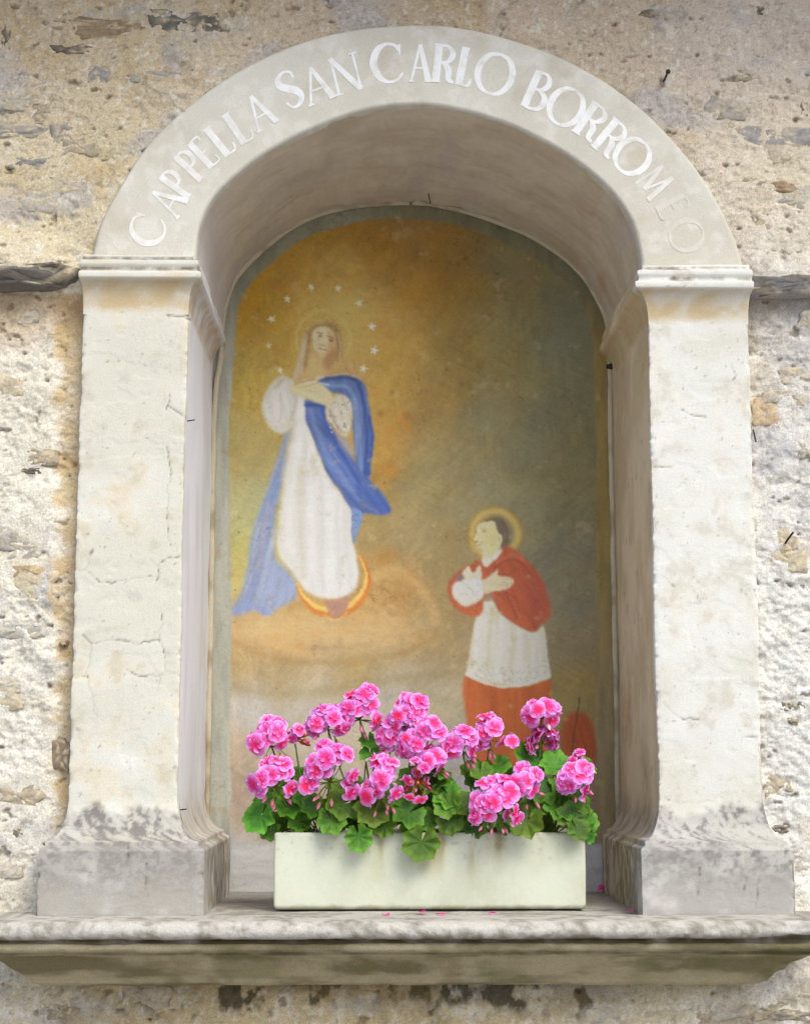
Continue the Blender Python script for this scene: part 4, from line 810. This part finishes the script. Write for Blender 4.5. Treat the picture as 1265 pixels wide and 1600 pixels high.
# ------------------------------------------------------------------ planter
def build_planter():
    x0, x1, y0, y1, z0, z1 = -.1965, .3955, .040, .222, ZS + .0025, 1.4565
    org = np.array([(x0 + x1) / 2, (y0 + y1) / 2, ZS])
    root = empty('flower_box', org); tag(root, 'long pale green rectangular planter standing on the niche sill', 'planter')
    prof = [(-.03, z0 + .004), (-.012, z0 + .003), (-.006, z0), (-.002, z0 + .002), (0, z0 + .007), (.001, (z0 + z1) / 2), (0, z1 - .003), (-.001, z1 - .001), (-.003, z1 + .0005), (-.012, z1), (-.014, z1 - .002), (-.015, z1 - .04)]
    G = path_sweep([(x0, y1), (x0, y0), (x1, y0), (x1, y1)], prof, step=.004, zstep=.003, rc=.006, closed=True)
    X, Y, Z = G[..., 0], G[..., 1], G[..., 2]; u = X + Y * 1.1
    n1 = fbm(u, Z * .8, 9, 4, 401); n2 = fbm(u, Z * .25, 26, 4, 403); n3 = fbm(u, Z, 70, 4, 405)
    c = mix(lin((222, 226, 206)), lin((206, 210, 184)), sstep(-.4, .8, n1)) / EW
    h = (Z - z0) / (z1 - z0)
    c = mix(c, lin((170, 158, 112)) / EW, .75 * sstep(.2, .95, h) * sstep(.0, .8, n2 + .2) * sstep(-.05, .1, X) * sstep(.32, .16, X))
    c = mix(c, lin((176, 168, 124)) / EW, .55 * sstep(.35, 1, h) * sstep(.1, .8, n2))
    c = mix(c, lin((150, 138, 100)) / EW, .7 * sstep(.6, 1.0, h) * sstep(.2, .85, n2 + .35 * n3))
    c = mix(c, lin((150, 142, 108)) / EW, .7 * sstep(.07, .0, h + .03 * n3))
    c = mix(c, lin((236, 238, 222)) / EW, .2 * sstep(.1, .8, n3) * sstep(.6, .2, h))
    c = mix(c, lin((150, 136, 100)) / EW, .5 * sstep(.98, 1.0, h) * sstep(-.2, .6, n3))
    c = mix(c, lin((112, 98, 72)) / EW, .30 * sstep(.72, 1.1, fbm(u, Z, 110, 4, 407) * .7 + .55 * h) * sstep(.3, .9, h))
    c = mix(c, lin((168, 164, 128)) / EW, .15 * sstep(.2, .8, fbm(u, Z * .8, 14, 5, 409)))
    mesh_obj('box', G.reshape(-1, 3) - org, gridf(*G.shape[:2], closed=True), M_POT, root, c)
    xs = np.linspace(x0 + .012, x1 - .012, 100); ys = np.linspace(y0 + .012, y1 - .012, 30); X, Yy = np.meshgrid(xs, ys, indexing='ij')
    S = np.stack([X, Yy, z1 - .022 + fbm(X, Yy, 40, 4, 411) * .007], -1)
    mesh_obj('soil', S.reshape(-1, 3) - org, gridf(100, 30), M_SOIL, root)
build_planter()

# ------------------------------------------------------------------ geraniums
def floret_mesh(seed, nout, nin):
    r = np.random.default_rng(seed); V, Fc, C = [], [], []; b = 0
    for k in range(nout + nin):
        inner = k >= nout
        L = (.0105 if inner else .0215) * r.uniform(.9, 1.08); wd = L * (.42 if inner else .50) * r.uniform(.92, 1.1)
        az = 2 * math.pi * ((k - nout) / max(nin, 1) + .2 if inner else k / nout) + r.uniform(-.14, .14)
        s = np.linspace(0, 1, 7)[:, None]; t = np.linspace(-1, 1, 7)[None]
        w = wd * (np.sin(np.clip(s, 0, 1) ** .85 * math.pi * .80) ** .8 * .98 + .06)
        rr = L * s * (1 - .10 * t * t * s) + 0 * t
        lift = (.5 if inner else .03)
        z = rr * (lift + r.uniform(-.08, .10)) + .0045 * s * (t * t) * (1 if not inner else 1.6) - .006 * s ** 3 * (0.3 if inner else .8) + .0016 * np.sin(t * 3 + k) * s * s + (k % 3) * .0005
        x = rr; y = t * w
        G = np.stack([x * math.cos(az) - y * math.sin(az), x * math.sin(az) + y * math.cos(az), z], -1)
        hot = lin((252, 58, 134)); mid = lin((244, 112, 198)); edg = lin((240, 158, 240)); wht = lin((255, 228, 252))
        n = vnoise(s * 4 + 5 * k + 0 * t, t * 5 + 0 * s, 421)
        q = np.clip(s + .12 * n + .16 * t * t, 0, 1.2) + 0 * t
        c = mix(hot + 0 * q[..., None], mid, sstep(.34, .58, q)); c = mix(c, edg, sstep(.54, .88, q)); c = mix(c, wht, sstep(.92, 1.12, q) * .75)
        if inner: c = mix(c, mid, .5)
        V.append(G.reshape(-1, 3)); C.append(c.reshape(-1, 3)); Fc.append(gridf(7, 7) + b); b += 49
    o = mesh_obj('floret', np.vstack(V), np.vstack(Fc), M_PET, None, np.vstack(C) / 0.98)
    m = o.data; bpy.data.objects.remove(o); return m
FLORETS = [floret_mesh(11, 6, 2), floret_mesh(12, 5, 0), floret_mesh(13, 6, 0), floret_mesh(14, 5, 2), floret_mesh(15, 6, 3)]

def bud_mesh(c0, c1):
    nu, nv = 8, 9; th = np.linspace(0, 2 * math.pi, nu, endpoint=False)[:, None]; s = np.linspace(0, 1, nv)[None]
    r = .0034 * np.sin(math.pi * np.clip(s, .02, .98)) ** .7 * (1.1 - .3 * s)
    G = np.stack([r * np.cos(th), r * np.sin(th), s * .0145 + 0 * th], -1)
    c = mix(lin(c0), lin(c1), sstep(.25, .75, s + 0 * th))
    o = mesh_obj('bud', G.reshape(-1, 3), gridf(nu, nv, True), M_BUD, None, c / 1.1); m = o.data; bpy.data.objects.remove(o); return m
BUDS = {'green': bud_mesh((110, 130, 50), (206, 206, 110)), 'pink': bud_mesh((140, 120, 60), (244, 120, 180)), 'pale': bud_mesh((150, 140, 80), (248, 214, 236)), 'red': bud_mesh((150, 60, 50), (206, 40, 90)), 'rust': bud_mesh((140, 70, 40), (214, 110, 70))}

def leaf_mesh(seed, hue):
    r = np.random.default_rng(seed); nt, nr = 50, 8; th = np.linspace(-math.pi + .16, math.pi - .16, nt)[:, None]; rho = np.linspace(0, 1, nr)[None] ** .85
    a = np.abs(th) / math.pi; ph = r.uniform(0, 6)
    R = .5 * (1 - .14 * a ** 2) * (1 + .085 * np.cos(7 * th) + .034 * np.cos(21 * th + .4) + .03 * np.sin(2 * th + ph))
    vein = np.abs(np.sin(3.5 * th)) * (1 - 0 * rho)          # 0 on the veins of the lobes
    z = .10 * rho ** 2 * r.uniform(-.5, 1.6) + .055 * rho ** 1.3 * (vein - .5) + .06 * rho ** 2 * np.sin(2 * th + ph) + .035 * rho ** 3 * np.sin(9 * th + 2 * ph)
    G = np.stack([R * rho * np.sin(th), R * rho * np.cos(th), z + 0 * th], -1)
    dark, lite, vn = lin((52, 98, 20)), lin((106, 154, 40)), lin((134, 176, 70))
    c = mix(dark, lite, sstep(.2, 1.0, rho + .25 * vnoise(th * 3 + 9, rho * 3 + 0 * th, 431)))
    c = mix(c, lin((34, 78, 28)), .55 * sstep(.35, .55, rho) * sstep(.8, .62, rho) + 0 * th)
    c = mix(c, vn, .45 * sstep(.12, .0, vein * (0.3 + rho)) + 0 * rho)
    c = mix(c, lin(hue), .35)
    o = mesh_obj('leaf', G.reshape(-1, 3), gridf(nt, nr), M_LEAF, None, c); m = o.data; bpy.data.objects.remove(o); return m
LEAVES = [leaf_mesh(31, (44, 94, 22)), leaf_mesh(32, (92, 142, 36)), leaf_mesh(33, (64, 114, 26)), leaf_mesh(34, (110, 156, 44)), leaf_mesh(35, (36, 82, 22)), leaf_mesh(36, (76, 126, 22))]
LEAF_PALE = leaf_mesh(37, (132, 160, 66))

from mathutils import Quaternion, Matrix
PLANT_X = [-.135, -.02, .085, .205, .325]
PLANT_LABEL = ['geranium with four pink flower heads at the left end of the planter', 'geranium with tall twin pink heads and a yellowish leaf, second plant from the left', 'geranium with the largest cluster of pink heads in the middle of the planter',
               'geranium, second plant from the right, its lowest pink head hanging over the rim', 'geranium at the right end of the planter with the tallest single head and green buds']
PLANTS = []
for x, lb in zip(PLANT_X, PLANT_LABEL):
    b = np.array([x, .13, 1.436]); o = empty('geranium', b); tag(o, lb, 'geranium', 'geraniums in the planter'); PLANTS.append((o, b))

def stem_obj(name, parent, pts, rad, sides=6):
    V, f = tube(pts, rad, sides, 10); return mesh_obj(name, V, f, M_STEM, parent)

def put_mesh(name, m, parent, loc, d, spin, sc):
    o = link(name, m, parent); o.location = loc; o.rotation_mode = 'QUATERNION'
    o.rotation_quaternion = Vector(d).to_track_quat('Z', 'Y') @ Quaternion((0, 0, 1), spin); o.scale = (sc,) * 3; return o

HEADS = [  # px, py, depth, half width px, half height px, plant, kind
    (424, 1152, .06, 33, 26, 0, 'full'), (432, 1214, .01, 38, 27, 0, 'full'), (516, 1198, .00, 42, 42, 0, 'full'), (512, 1126, .08, 34, 24, 1, 'full'), (562, 1108, .10, 36, 30, 1, 'full'), (598, 1219, .00, 30, 32, 1, 'full'), (460, 1148, .08, 14, 14, 0, 'spent'),
    (612, 1152, .09, 22, 26, 1, 'full'), (640, 1118, .08, 34, 28, 2, 'full'), (662, 1158, .05, 42, 34, 2, 'full'), (652, 1208, .02, 24, 26, 2, 'spent'), (672, 1188, .04, 24, 20, 2, 'full'), (722, 1162, .06, 28, 22, 3, 'full'), (764, 1143, .09, 28, 24, 3, 'full'),
    (774, 1255, -.02, 36, 34, 3, 'full'), (820, 1224, .00, 30, 27, 3, 'full'), (846, 1112, .08, 34, 17, 4, 'flat'), (846, 1152, .10, 30, 18, 4, 'back'), (900, 1218, .01, 31, 22, 4, 'full'), (905, 1184, .04, 18, 18, 4, 'buds')]
KPX = 1 / 800.0
def build_head(px, py, Y, rx, rz, pi, kind, idx):
    plant, base = PLANTS[pi]; c = at(px, py, Y); RX, RZ = rx * KPX, rz * KPX; r = np.random.default_rng(500 + idx)
    core = c + np.array([0, .25 * RX, -.55 * RZ])                  # the umbel's hub
    rx_, rz_ = max(RX - .006, .012), max(RZ - .006, .010)
    n = {'full': int(np.clip(4.3 * (rx_ * rz_) / (.0185 ** 2) + 5, 8, 22)), 'flat': 15, 'back': 12, 'spent': 6, 'buds': 3}[kind]
    dirs = []
    i = 0
    while len(dirs) < n and i < 400:
        g = (i * 0.61803398875) % 1.0 * 2 * math.pi; zz = 1 - 2 * ((i * 0.7548776662) % 1.0); q = math.sqrt(max(0, 1 - zz * zz)); i += 1
        d = np.array([q * math.cos(g), q * math.sin(g), zz])
        if kind in ('full', 'flat') and (d[1] > .35 or d[2] < -.72): continue
        if kind == 'back' and d[1] > .6: continue
        dirs.append(d)
    hd = None; V, Fq, Ft = [], [], []; b = 0; fl = []
    for d in dirs:
        p = c + np.array([d[0] * rx_, d[1] * (rx_ + rz_) / 2 * .6, d[2] * rz_]) * r.uniform(.78, 1.2) + r.normal(0, .004, 3)
        if kind == 'back': dd = np.array([d[0], .25 + d[1] * .3, .2 + .6 * d[2]])
        else: dd = d * np.array([1, 1, .9]) + np.array([0, -.6, .12]) + r.normal(0, .2, 3)
        fl.append((p, dd / np.linalg.norm(dd)))
        mid = core * .45 + p * .55 + np.array([0, 0, -.002])
        v, f = tube([core, mid, p - dd * .003], .0009, 4, 6); V.append(v); Fq.append(f[0] + b); Ft.append(f[1] + b); b += len(v)
    nb = {'full': 4, 'flat': 2, 'back': 2, 'spent': 14, 'buds': 15}[kind]; bl = []
    for k in range(nb):
        d = np.array([r.normal(), -abs(r.normal()) * .6, r.normal() * .6 - (.9 if kind in ('buds', 'full') else .1)]); d /= np.linalg.norm(d)
        p = core + d * np.array([RX, RX * .7, RZ]) * r.uniform(.55, .95); bl.append((p, d))
        v, f = tube([core, (core + p) / 2 + np.array([0, 0, .003]), p], .0008, 4, 6); V.append(v); Fq.append(f[0] + b); Ft.append(f[1] + b); b += len(v)
    hd = mesh_obj('flower_head', np.vstack(V) - c, [np.vstack(Fq), np.vstack(Ft)], M_STEM if kind != 'spent' else M_SPENT, plant)
    hd.location = c - base
    if kind == 'spent': hd['label'] = 'fading head of rusty red stalks and buds'
    if kind == 'buds': hd['label'] = 'cluster of drooping yellow green buds'
    for k, (p, d) in enumerate(fl):
        put_mesh('floret', FLORETS[r.integers(len(FLORETS))], hd, p - c, d, r.uniform(0, 6.3), r.uniform(.78, 1.0) * (.66 if kind in ('spent', 'buds') else 1))
    for p, d in bl:
        kd = {'full': 'pink', 'flat': 'pale', 'back': 'pink', 'spent': ['rust', 'red', 'pink'][r.integers(3)], 'buds': ['green', 'green', 'green', 'red'][r.integers(4)]}[kind]
        put_mesh('bud', BUDS[kd], hd, p - c, d + np.array([0, 0, -.3]), 0, r.uniform(.8, 1.3))
    # stem down to the soil
    e = base + np.array([r.uniform(-.03, .03), r.uniform(-.03, .02), -.01]); a = core
    m1 = a + (e - a) * .35 + np.array([0, .01, -.012]); m2 = a + (e - a) * .7 + np.array([r.uniform(-.01, .01), .005, 0])
    V, f = tube([a, m1, m2, e], [.0017, .0021, .0024], 6, 12); mesh_obj('stem', V - base, f, M_STEM, plant)
M_SPENT = material('spent_stalk', 0.7, attr=False, color=lin((170, 76, 52)), grain=0.2, gscale=200, bump=0)
for i, h in enumerate(HEADS): build_head(*h, i)
# loose single blossoms
for px, py, Y, pi, d in [(800, 1158, .07, 3, (.1, -1, .2)), (657, 1250, -.01, 2, (.2, -.5, -.8)), (640, 1246, -.01, 2, (-.3, -.4, -.9))]:
    plant, base = PLANTS[pi]; p = at(px, py, Y)
    put_mesh('floret', FLORETS[1], plant, p - base, np.array(d, float), 1.0, .72)
    V, f = tube([p, p + np.array([.008, .015, .018]), p + np.array([.02 if px > 700 else -.004, .03, .03 if px < 700 else -.05])], .0009, 5, 8); mesh_obj('stem', V - base, f, M_STEM, plant)

LEAF = [  # px, py, depth, diameter px, pale, normal
    (404, 1280, .035, 62, 0, (-.5, -.8, .3)), (448, 1264, .05, 52, 0, (.1, -.8, .6)), (430, 1248, .08, 48, 0, (-.2, -.6, .8)), (470, 1246, .06, 52, 0, (.2, -.7, .6)), (488, 1262, .04, 46, 0, (.3, -.9, .3)), (420, 1298, .06, 40, 0, (-.3, -.9, .1)),
    (520, 1286, .020, 56, 0, (-.1, -.9, .4)), (532, 1258, .03, 66, 0, (.2, -.8, .5)), (580, 1274, .025, 60, 1, (.3, -.8, .5)), (562, 1312, .012, 50, 0, (.0, -1, -.1)), (552, 1236, .05, 60, 0, (-.2, -.6, .7)), (612, 1242, .04, 56, 0, (.2, -.7, .6)),
    (604, 1290, .03, 44, 0, (-.3, -.9, .3)), (634, 1272, .03, 64, 0, (.2, -.8, .5)), (656, 1322, .012, 62, 0, (.1, -1, .02)), (680, 1224, .06, 60, 0, (-.3, -.7, .6)), (704, 1246, .05, 62, 0, (.3, -.7, .6)), (728, 1262, .03, 52, 0, (.4, -.8, .4)), (706, 1284, .03, 48, 0, (-.1, -1, .2)),
    (736, 1206, .09, 50, 0, (.1, -.7, .7)), (778, 1202, .09, 52, 0, (-.3, -.7, .7)), (760, 1215, .10, 50, 0, (.1, -.5, .8)), (830, 1188, .10, 62, 0, (.2, -.8, .5)), (864, 1196, .09, 60, 0, (.2, -.7, .6)), (818, 1288, .015, 62, 0, (-.2, -.9, .4)), (850, 1240, .05, 60, 0, (.1, -.8, .6)),
    (872, 1264, .035, 58, 0, (.2, -.8, .5)), (896, 1276, .03, 60, 0, (.3, -.9, .3)), (910, 1256, .05, 50, 0, (.5, -.7, .4)), (922, 1282, .06, 40, 0, (.6, -.7, .2)), (904, 1298, .02, 42, 0, (.2, -.9, .4)), (920, 1300, .05, 36, 0, (.6, -.8, .0)), (882, 1226, .06, 52, 0, (.1, -.7, .7)), (838, 1262, .04, 46, 0, (-.3, -.8, .4)),
    (700, 1262, .03, 50, 0, (-.3, -.9, .3)), (640, 1296, .05, 40, 0, (.2, -1, .1)), (668, 1284, .05, 44, 0, (-.2, -.9, .3)), (790, 1290, .05, 44, 0, (.3, -.9, .3)), (742, 1290, .04, 40, 0, (-.3, -.9, .2)), (576, 1160, .12, 34, 0, (.2, -.8, .5)), (578, 1180, .11, 40, 0, (-.2, -.8, .5))]
rl = np.random.default_rng(77)
for k in range(66):
    px = rl.uniform(412, 912); LEAF.append((px, rl.uniform(1212 if px < 660 else 1196, 1296), rl.uniform(.05, .19), rl.uniform(38, 60), 0, (rl.normal(0, .45), -rl.uniform(.3, .9), rl.uniform(.2, 1))))
for k, (px, py, Y, dia, pale, nrm) in enumerate(LEAF):
    p = at(px, py, Y); pi = int(np.argmin([abs(p[0] - x) for x in PLANT_X])); plant, base = PLANTS[pi]
    n = Vector(nrm).normalized(); out = Vector((p[0] - base[0] + rl.normal(0, .03), -.05, -.10 if Y < .03 else rl.uniform(-.08, .10))); out = (out - n * out.dot(n)).normalized()
    R = Matrix((out.cross(n), out, n)).transposed(); sz = dia * KPX * .90
    o = link('leaf', LEAF_PALE if pale else LEAVES[rl.integers(len(LEAVES))], plant); o.rotation_mode = 'QUATERNION'; o.rotation_quaternion = R.to_quaternion(); o.scale = (sz * rl.uniform(.95, 1.1), sz, sz)
    q = p - np.array(out) * sz * .10; o.location = q - base
    inv = R.inverted()
    e = base + np.array([rl.uniform(-.03, .03), rl.uniform(-.03, .03), -.005]); w = e - q
    up = .03 if Y < .03 else .008
    pts = [np.array(inv @ Vector(v)) / sz for v in (np.zeros(3), w * .3 + np.array([0, .006, up]) - np.array(n) * .006, w * .7 + np.array([0, .004, up]), w)]
    V, f = tube(pts, .0013 / sz, 5, 9); mesh_obj('stalk', V, f, M_STEM, o)

# ------------------------------------------------------------------ small things
def nail(px0, py0, Y0, px1, py1, Y1, rad, label, head=True, name='iron_nail', cat='nail'):
    a, b = at(px0, py0, Y0), at(px1, py1, Y1); d = (b - a) / np.linalg.norm(b - a)
    pts = [a, (a + b) / 2 + np.array([0, 0, .0008]), b]
    V, f = tube(pts, rad, 7, 8)
    if head:
        v2, f2 = tube([b - d * .001, b, b + d * .0014], rad * 2.2, 9, 4); f = [np.vstack([f[0], f2[0] + len(V)]), np.vstack([f[1], f2[1] + len(V)])]; V = np.vstack([V, v2])
    o = mesh_obj(name, V - a, f, M_IRON); o.location = a; tag(o, label, cat, 'nails and pins in the masonry'); return o
def pin_side(x, y, z, dx, ln, rad, label):
    a = np.array([x, y, z]); b = a + np.array([dx * ln, -.004, .003]); V, f = tube([a, (a + b) / 2, b], rad, 7, 8)
    o = mesh_obj('iron_nail', V - a, f, M_IRON); o.location = a; tag(o, label, 'nail', 'nails and pins in the masonry')
p = at(300, 663, .06); pin_side(LI - .01, .035, p[2], 1, .024, .0013, 'thin iron nail in the left reveal, high on the pilaster corner')
p = at(284, 1266, .05); pin_side(LI - .01, .030, p[2], 1, .024, .0013, 'thin iron nail in the left reveal just above the plinth')
nail(1036, 128, .03, 1043, 112, -.02, .0022, 'bent dark nail in the wall above the right side of the arch')
nail(1176, 672, .02, 1180, 690, -.014, .0016, 'short rusty pin beside the right pilaster under the orange stone', False)
nail(1222, 855, .03, 1238, 832, -.02, .0022, 'crooked iron nail in the right wall halfway up', False)
nail(672, 318, YB - .03, 669, 303, YB - .07, .0012, 'short wire hanging from the top of the vault', False, 'wire_hook', 'hook')
# dark bolt at the foot of the right inner capital
a = np.array([RI - .004, YB - .035, at(931, 573, YB - .03)[2]]); V, f = tube([a + np.array([.01, 0, 0]), a, a - np.array([.012, 0, .001])], [.006, .007, .0045], 9, 7)
o = mesh_obj('iron_bolt', V - a, f, M_IRON); o.location = a; tag(o, 'dark round bolt under the back end of the right capital', 'bolt')
# fallen petals
pr = np.random.default_rng(5)
for px, py, lb in [(600, 1429, 'fallen pink petal on the sill in front of the planter, left of centre'), (655, 1425, 'fallen pink petal on the sill in front of the planter, near its middle'), (776, 1428, 'tiny fallen pink petal on the sill in front of the planter, right of centre'),
                   (985, 1424, 'fallen pink petal on the sill beside the right plinth'), (934, 1393, 'crumpled magenta blossom lying between the planter and the right plinth'), (694, 1430, 'faint small pink petal on the sill front, right of the middle one')]:
    d = _f + _r * ((px - W / 2) / F) + _u * ((H / 2 - py) / F); t = (ZS + .0025 - CAM[2]) / d[2]; q = CAM + d * t
    s = np.linspace(0, 1, 6)[:, None]; tt = np.linspace(-1, 1, 6)[None]; L = .016 if '934' not in str(px) else .022
    w = L * .5 * np.sin(np.clip(s, .03, .97) ** .8 * math.pi * .85) ** .8
    G = np.stack([L * s + 0 * tt, w * tt, .003 * s * (1 - s) * 4 * (.3 + tt * tt) + .0004], -1); az = pr.uniform(0, 6.3)
    Rm = np.array([[math.cos(az), -math.sin(az), 0], [math.sin(az), math.cos(az), 0], [0, 0, 1]])
    o = mesh_obj('fallen_petal', G.reshape(-1, 3) @ Rm.T, gridf(6, 6), M_PET, None, np.tile(lin((240, 80, 170)), (36, 1)))
    if px == 934:
        o.scale = (1.2, 1.2, 3.2)
    o.location = q; tag(o, lb, 'petal', 'fallen petals')

# ------------------------------------------------------------------ out of the frame: street and eave
g = mesh_obj('street', [(-60, -60, 0), (60, -60, 0), (60, .3, 0), (-60, .3, 0)], np.array([[0, 1, 2, 3]]), M_ROAD)
tag(g, 'pale paved street in front of the wall', None, None, 'structure')
def build_eave():
    root = empty('roof_eave', (0.08, .3, 3.50)); tag(root, 'timber roof eave above the wall', None, None, 'structure')
    for k in range(3):
        y0 = -.45 + k * .25 + (.0); V = np.array([[x, y, z] for x in (-4, 4) for y in (y0, y0 + .245) for z in (-.03, 0)], float) - np.array([0, .3, -.04 * k])
        f = np.array([[0, 1, 3, 2], [4, 6, 7, 5], [0, 4, 5, 1], [2, 3, 7, 6], [0, 2, 6, 4], [1, 5, 7, 3]]); mesh_obj('board', V, f, M_WOOD, root, None, False)
build_eave()
